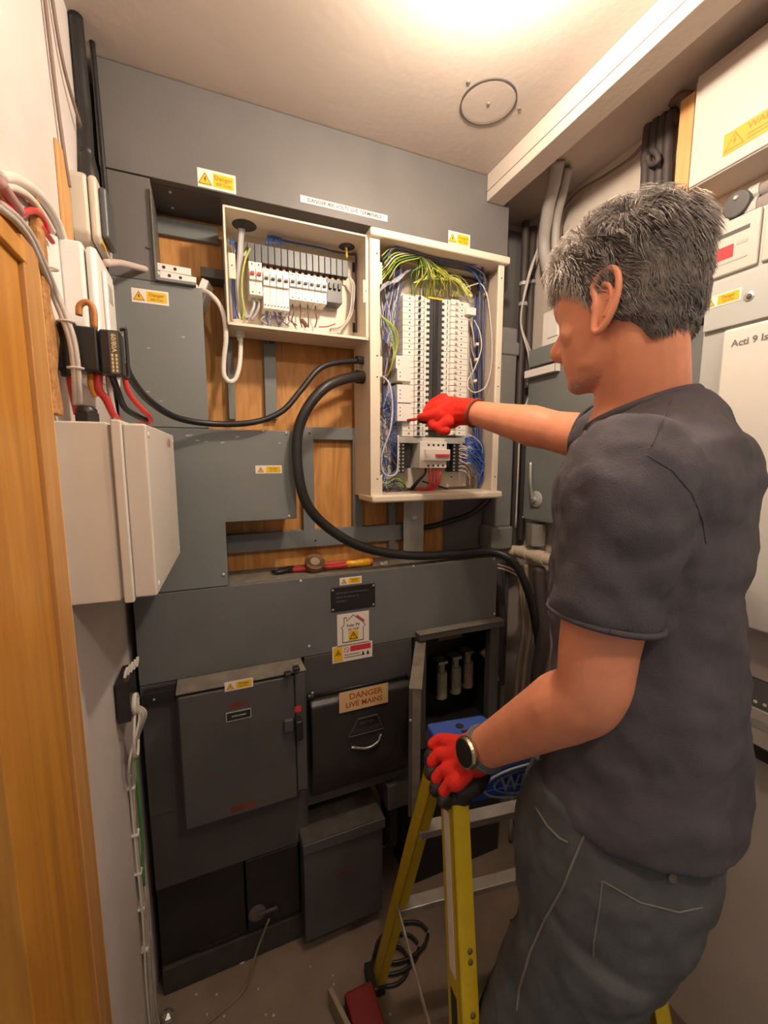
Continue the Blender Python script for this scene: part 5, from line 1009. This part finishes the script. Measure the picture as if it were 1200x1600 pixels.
# ears, eyes
for s_ in (-1, 1):
    e0 = H(s_*.0775, -.012, -.012); mb = MB()
    ox = (hr*s_*.96-hf*.10).normalized()
    ep = [(.016,.024),(.008,.036),(-.004,.038),(-.013,.028),(-.016,.008),(-.013,-.012),(-.006,-.028),(.003,-.037),(.010,-.033),(.011,-.018),(.010,0),(.013,.014)]
    pts_ = [e0+hf*(a_*1.25-b_*.18)+hu*b_*1.08+ox*(.006+.007*(.016-a_)/.032) for a_, b_ in ep]
    limb(mb, [p_+ox*.004 for p_ in pts_]+[pts_[0]+ox*.004], [.0050]*9+[.0044]*4, 4, 8)
    eh, eu = (hf-hu*.18).normalized(), (hu+hf*-.18).normalized()
    blob(mb, e0+hu*.002+ox*.0075+hf*-.001, (.0055,.0185,.039), (ox,eh,eu))
    limb(mb, [e0+hf*.000+hu*.026+ox*.012, e0+hf*-.010+hu*.016+ox*.0155, e0+hf*-.010+hu*-.006+ox*.0155, e0+hf*.002+hu*-.022+ox*.013], [.0034]*4, 4, 8)
    blob(mb, e0+hf*.015+hu*-.004+ox*.011, (.005,.005,.009), (ox,hf,hu))
    er_ = pobj('ear', mb, SKIN); remesh(er_, .0016, 3)
    mb = MB(); blob(mb, H(s_*.033,.0745,.002), .0118); pobj('eye', mb, M('eye_white', (.62,.55,.50), .3), smooth=True)
    mb = MB(); limb(mb, [H(s_*.016,.094,.024), H(s_*.035,.090,.030), H(s_*.054,.076,.024)], [.0035,.0045,.003], 4, 8); pobj('eyebrow', mb, M('brow_hair', (.16,.12,.10), .8), smooth=True)
rs = random.Random(3); mb = MB()     # stubble: short grey bristles over the jaw
for k in range(2600):
    z = rs.uniform(-.122,-.048); th = rs.uniform(-1.9,1.9)
    for q in range(len(hs)-1):
        if hs[q+1][0] <= z <= hs[q][0]:
            t = (hs[q][0]-z)/(hs[q][0]-hs[q+1][0]); a, b, w_ = [hs[q][m]*(1-t)+hs[q+1][m]*t for m in (1,2,3)]
            se = lambda c: math.copysign(abs(c)**(2/2.25), c); x, y = w_*se(math.sin(th)), (a+b)/2+(a-b)/2*se(math.cos(th))
            if y < -.005 or (z > -.07 and y < .035) or z > -.055-.25*(.09-y)+.0: continue
            n_ = (hr*(x/w_)+hf*math.cos(th)).normalized(); p = H(x, y, z)+n_*.0006; d_ = (n_*.7+Vector((rs.uniform(-.4,.4),rs.uniform(-.4,.4),-.8))).normalized()*rs.uniform(.003,.0055); sd = d_.cross(n_).normalized()*.0006
            mb.add([p-sd-n_*.001, p+sd-n_*.001, p+d_+n_*.001, p+n_*.0012], [(0,1,2),(1,3,2),(3,0,2)])
pobj('stubble', mb, M('stubble_grey', (.50,.41,.33), .8, 0, .3, 80), kind='stuff')
# --- hair: a tousled cap plus strands
mb = MB()
hc_ = [(.130,.010,-.036,.022),(.125,.048,-.078,.052),(.108,.080,-.106,.073),(.082,.093,-.118,.082),(.055,.090,-.121,.0835),(.028,.074,-.122,.0835),(.005,.062,-.120,.082),(-.018,.046,-.116,.0795),(-.034,.024,-.110,.077),(-.050,-.025,-.104,.073),(-.070,-.040,-.089,.061),(-.088,-.045,-.072,.044)]
loft(mb, [(H(0,(a+b)/2,z), hr, hf, w_, (a-b)/2) for z, a, b, w_ in hc_], 30, 2.2)
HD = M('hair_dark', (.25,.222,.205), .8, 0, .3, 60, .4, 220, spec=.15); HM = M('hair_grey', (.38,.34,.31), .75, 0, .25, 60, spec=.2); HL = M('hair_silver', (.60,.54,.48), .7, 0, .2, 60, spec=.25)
hair = pobj('hair', mb, M('hair_shadow', (.165,.145,.132), .85, 0, .3, 60, .3, 220, spec=.1)); remesh(hair, .003, 4, ((.005,.016),(.002,.008)))
def hair_pt(th, z):
    for i in range(len(hc_)-1):
        z1_, z0_ = hc_[i][0], hc_[i+1][0]
        if z0_ <= z <= z1_:
            t = (z1_-z)/(z1_-z0_); a, b, w_ = [hc_[i][k]*(1-t)+hc_[i+1][k]*t for k in (1,2,3)]
            x = w_*math.sin(th); y = (a+b)/2+(a-b)/2*math.cos(th); return Vector((x, y, z))
    return None
rng = random.Random(5); sm = {0: MB(), 1: MB(), 2: MB()}
def to_w(p): return H(p.x, p.y, p.z)
for k in range(19000):
    z = .134-(rng.random()**1.25)*.21; th = rng.uniform(-math.pi, math.pi)
    p = hair_pt(th, z)
    if p is None: continue
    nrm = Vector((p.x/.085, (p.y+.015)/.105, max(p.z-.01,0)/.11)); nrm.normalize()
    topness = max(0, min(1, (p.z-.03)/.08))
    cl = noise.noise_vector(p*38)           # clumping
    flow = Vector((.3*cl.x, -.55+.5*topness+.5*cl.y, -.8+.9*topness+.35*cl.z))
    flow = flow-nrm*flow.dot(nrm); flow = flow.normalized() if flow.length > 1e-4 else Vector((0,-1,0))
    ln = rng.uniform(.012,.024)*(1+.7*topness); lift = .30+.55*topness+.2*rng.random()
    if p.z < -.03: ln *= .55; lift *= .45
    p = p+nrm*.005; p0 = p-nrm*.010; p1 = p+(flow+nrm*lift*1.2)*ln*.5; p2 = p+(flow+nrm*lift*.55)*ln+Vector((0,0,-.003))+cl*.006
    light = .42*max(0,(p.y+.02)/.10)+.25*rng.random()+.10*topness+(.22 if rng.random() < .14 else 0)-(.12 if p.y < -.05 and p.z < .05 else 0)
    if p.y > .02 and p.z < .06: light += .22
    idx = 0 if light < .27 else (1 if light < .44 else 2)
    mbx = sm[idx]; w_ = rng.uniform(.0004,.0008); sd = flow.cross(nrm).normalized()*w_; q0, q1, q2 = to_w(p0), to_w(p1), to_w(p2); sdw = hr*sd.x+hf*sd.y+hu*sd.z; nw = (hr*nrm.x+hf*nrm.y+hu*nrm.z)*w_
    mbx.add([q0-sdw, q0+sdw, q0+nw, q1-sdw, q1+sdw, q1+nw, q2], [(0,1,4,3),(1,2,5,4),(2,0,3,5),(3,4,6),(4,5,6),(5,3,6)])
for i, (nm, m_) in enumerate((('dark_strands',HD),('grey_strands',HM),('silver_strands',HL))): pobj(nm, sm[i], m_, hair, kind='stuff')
# --- T-shirt
mb = MB()
trunk(mb, [(1.035,.168,.144,-.020),(1.08,.164,.138,-.024),(1.16,.158,.132,-.024),(1.26,.158,.130,-.018),(1.37,.172,.134,-.006),(1.46,.188,.134,-.006),(1.535,.196,.136,-.012),(1.585,.184,.120,-.012),], 34, ((1.606,.146,.100,-.010,.10),(1.622,.112,.092,-.002,.26),(1.636,.084,.083,.010,.34)))
for S_, E_, t_ in ((S_L,E_L,.63),(S_R,E_R,.62)):
    limb(mb, [S_+(CZ(1.54)+Vector((0,0,1.54))-S_)*.35, S_+Vector((0,0,.006)), S_.lerp(E_,.35), S_.lerp(E_,t_)], [.082,.079,.073,.069], 6, 22)
shirt = pobj('t_shirt', mb, SHIRT); remesh(shirt, .0055, 7, ((.018,.075),(.006,.030)))
def ringtube(c_, a_, b_, ha, hb, r_, n=24): return MB().tube([Vector(c_)+Vector(a_)*(ha*math.cos(t))+Vector(b_)*(hb*math.sin(t)) for t in [2*math.pi*i/n for i in range(n+1)]], r_, 8, 2)
NBc = CZ(1.65)+bf*.014+Vector((0,0,1.638))
pobj('collar', ringtube(NBc, br, (bf-UP*.36).normalized(), .0815, .0805, .0075), SHIRT, smooth=True)
for S_, E_, t_ in ((S_L,E_L,.625),(S_R,E_R,.615)):
    ax = (E_-S_).normalized(); a_ = ax.orthogonal().normalized(); b_ = ax.cross(a_); pobj('sleeve_hem', ringtube(S_.lerp(E_,t_), a_, b_, .0685, .0685, .0042), SHIRT, smooth=True)
# --- jeans and boots
mb = MB()
loft(mb, [(PC+Vector((0,0,z))+bf*o_, br, bf, hw, hd) for z, hw, hd, o_ in ((1.06,.145,.124,.0),(1.02,.152,.134,.0),(.96,.162,.146,.002),(.89,.166,.142,.006),(.82,.155,.128,.01),(.76,.13,.105,.015))], 32)
for K_, A_, s_ in ((KN_L,AN_L,-1),(KN_R,AN_R,1)):
    h0 = PC+br*(s_*.082)+Vector((0,0,.87)); limb(mb, [h0, h0.lerp(K_,.5), K_, K_.lerp(A_,.5), A_+Vector((0,0,-.03))], [.100,.092,.078,.070,.066], 6, 22)
jeans = pobj('jeans', mb, JEAN); remesh(jeans, .0055, 6, ((.012,.07),(.005,.028)))
for A_, s_ in ((AN_L,-1),(AN_R,1)):
    mb = MB(); limb(mb, [A_+Vector((0,0,.02)), A_+Vector((0,0,-.04)), A_+bf*.05+Vector((0,0,-.055)), A_+bf*.13+Vector((0,0,-.062)), A_+bf*.18+Vector((0,0,-.066))], [.050,.052,.046,.042,.026], 5, 14, 1.0)
    for v in mb.v: v.z = max(v.z, .004)
    bt_ = pobj('boot', mb, M('dark_boot', (.05,.04,.035), .6)); remesh(bt_, .006, 4)
# --- gloves
def capsules(mb, chain, r_): limb(mb, chain, r_ if hasattr(r_, '__len__') else [r_]*len(chain), 4, 12); blob(mb, chain[0], r_[0] if hasattr(r_, '__len__') else r_); blob(mb, chain[-1], r_[-1] if hasattr(r_, '__len__') else r_)
G = 1.06
fing = {'index': ((706,1160,.780),(688,1156,.800),(676,1163,.806),(670,1182,.802)), 'middle': ((704,1180,.765),(686,1180,.782),(675,1190,.786),(671,1208,.782)), 'ring': ((707,1202,.745),(692,1205,.756),(682,1216,.760),(678,1233,.757)), 'pinky': ((714,1221,.725),(702,1226,.734),(693,1236,.738),(690,1251,.736))}
gl = MB(); pc = MB()
dW = (W_L-E_L).normalized()
limb(gl, [W_L+dW*.004, W_L+dW*.035], [.037,.038], 3, 18)
for nm, ch in fing.items():
    P_ = [PD(u, v, d_*G*.985) for u, v, d_ in ch]; r0 = {'index':.0112,'middle':.0116,'ring':.0112,'pinky':.0104}[nm]
    capsules(gl, [W_L.lerp(P_[0],.35), P_[0], P_[1], P_[2]], [.019,.0155,r0+.001,r0])
    capsules(pc, [P_[2].lerp(P_[3],.25)+Vector((.006,-.002,-.006)), P_[3], P_[3]+Vector((.012,.0,-.012))], [r0+.0005,r0,r0*.9])
blob(gl, W_L.lerp(PD(705,1190,.765*G),.55), .030)
th = [W_L+Vector((.01,.02,-.012)), PD(735,1170,.83), PD(712,1172,.86), PD(695,1182,.865)]; capsules(pc, th, [.020,.016,.013,.011])
capsules(pc, [PD(722,1234,.735*G), PD(742,1226,.73*G), PD(754,1212,.745*G)], [.018,.019,.015]); capsules(pc, [PD(700,1244,.742*G), PD(724,1242,.74*G)], [.013,.018])
g1 = pobj('glove', gl, GLOVE); remesh(g1, .0022, 4)
p1 = pobj('palm_coating', pc, PALM, g1); remesh(p1, .0022, 4)
# right hand: fist holding a thin red pointer
gr = MB(); pr_ = MB(); dW = (W_R-E_R).normalized()
limb(gr, [W_R-dW*.002, W_R+dW*.03], [.036,.036], 3, 18)
Dp = 1.20
blob(gr, PD(703,645,1.19), (.046,.040,.046))
capsules(gr, [W_R+dW*.02, PD(712,643,1.19)], [.037,.040])
rf = (((692,624,1.20),(676,632,1.22),(668,644,1.22),(676,654,1.20)), ((686,634,1.185),(672,642,1.20),(668,652,1.20),(678,660,1.185)), ((690,648,1.165),(678,655,1.175),(676,664,1.175),(686,668,1.165)), ((700,660,1.155),(690,666,1.16),(689,672,1.16),(697,673,1.155)))
for ch in rf: capsules(gr, [PD(u, v, d_) for u, v, d_ in ch], [.018,.0155,.014,.013])
capsules(gr, [PD(705,632,1.17), PD(684,644,1.165), PD(668,650,1.175), PD(659,652,1.19)], [.020,.0165,.0145,.012])     # thumb laid along the pointer
capsules(pr_, [PD(658,655,1.195), PD(664,656,1.19)], [.0115,.012]); capsules(pr_, [PD(672,662,1.185), PD(678,665,1.18)], [.009,.009])
g2 = pobj('glove', gr, GLOVE); remesh(g2, .0022, 4); p2_ = pobj('palm_coating', pr_, PALM, g2); remesh(p2_, .0022, 3)
pobj('cuff', ringtube(W_R+dW*.002, dW.orthogonal().normalized(), dW.cross(dW.orthogonal().normalized()), .0365, .0365, .004), M('brown_cuff', (.20,.07,.03), .8), g2, smooth=True)
T = thing('red_pointer', 'thin red pointer held in the raised glove against the breakers', 'pointer', PD(637,657,1.235))
obj('rod', MB().cyl(PD(637,657,1.235), PD(662,653,1.195), .0042, .0048, 10), REDW, T, smooth=True); obj('butt', MB().cyl(PD(662,653,1.195), PD(672,652,1.185), .0055, .0055, 10), REDW, T, smooth=True)
# watch on the left wrist
dW = (W_L-E_L).normalized(); wc = W_L-dW*.014; out = (CAM-wc); out = (out-dW*out.dot(dW)).normalized(); out = (out+UP*.25); out = (out-dW*out.dot(dW)).normalized(); tg = dW.cross(out)
ws = pobj('watch_strap', MB().tube([wc+out*(.0375*math.cos(t))+tg*(.0375*math.sin(t)) for t in [2*math.pi*i/28 for i in range(29)]], .0035, 8, 2, flat=1), M('grey_strap', (.15,.15,.16), .6), smooth=True)
st2 = obj('strap_band', MB().lathe(wc-dW*.010, dW, [(.036,0),(.0385,0),(.0385,.020),(.036,.020)], 32), MATS['grey_strap'], ws)
wt = pobj('watch_case', MB().lathe(wc+out*.036, out, [(.026,0),(.027,.006),(.0255,.011),(.0235,.011)], 28), M('gold_steel', (.55,.45,.30), .25, .9), smooth=False)
obj('watch_face', MB().lathe(wc+out*.036, out, [(.0225,.008),(.0225,.0120),(.001,.0120)], 28), M('dark_glass', (.016,.012,.012), .32), wt)
# seams on the jeans and shirt, laid on the finished cloth surface
bpy.context.view_layer.update()
from mathutils.bvhtree import BVHTree
dg = bpy.context.evaluated_depsgraph_get()
def surf(o):
    ev = o.evaluated_get(dg); me = ev.to_mesh(); bv = BVHTree.FromPolygons([v.co.copy() for v in me.vertices], [tuple(p.vertices) for p in me.polygons]); ev.to_mesh_clear(); return bv
off = Vector(body.location)
def seam(bv, name, px_, r_, mat, parent, sub=4):
    pts_ = []
    for i in range(len(px_)-1):
        for k in range(sub):
            t = k/sub; u = px_[i][0]*(1-t)+px_[i+1][0]*t; v = px_[i][1]*(1-t)+px_[i+1][1]*t
            hit = bv.ray_cast(CAM-off, ray(u, v).normalized())
            if hit[0] is not None: pts_.append(hit[0]+off+hit[1]*(r_*.3))
    if len(pts_) > 2: pobj(name, MB().tube(pts_, r_, 6, 2), mat, parent, smooth=True)
bvj, bvs = surf(jeans), surf(shirt); STI = M('pale_stitch', (.22,.20,.18), .9); 
seam(bvj, 'pocket_edge', [(941,1376),(1000,1410),(1060,1425),(1110,1415)], .0012, STI, jeans)
seam(bvj, 'pocket_edge', [(941,1376),(936,1420),(928,1470),(926,1505)], .0012, STI, jeans)
seam(bvj, 'side_seam', [(915,1300),(898,1340),(880,1385),(850,1440),(828,1490),(812,1545),(806,1590)], .0018, STI, jeans)
seam(bvj, 'front_pocket_edge', [(838,1262),(855,1290),(875,1310),(892,1318)], .0018, STI, jeans)
seam(bvj, 'waistband_stitch', [(918,1296),(970,1325),(1040,1350),(1100,1358),(1150,1345)], .0014, STI, jeans)
h_ = bvj.ray_cast(CAM-off, ray(1050,1371).normalized())
if h_[0]: pobj('rivet', MB().lathe(h_[0]+off, h_[1], [(.006,0),(.006,.002),(.002,.003)], 12), M('brass_rivet', (.20,.16,.11), .4, .6), jeans)
seam(bvs, 'shoulder_seam', [(1056,612),(1035,655),(1012,712)], .0009, SHIRT, shirt)
seam(bvs, 'sleeve_seam', [(1012,712),(1050,735),(1080,770),(1098,815),(1104,860)], .0009, SHIRT, shirt)
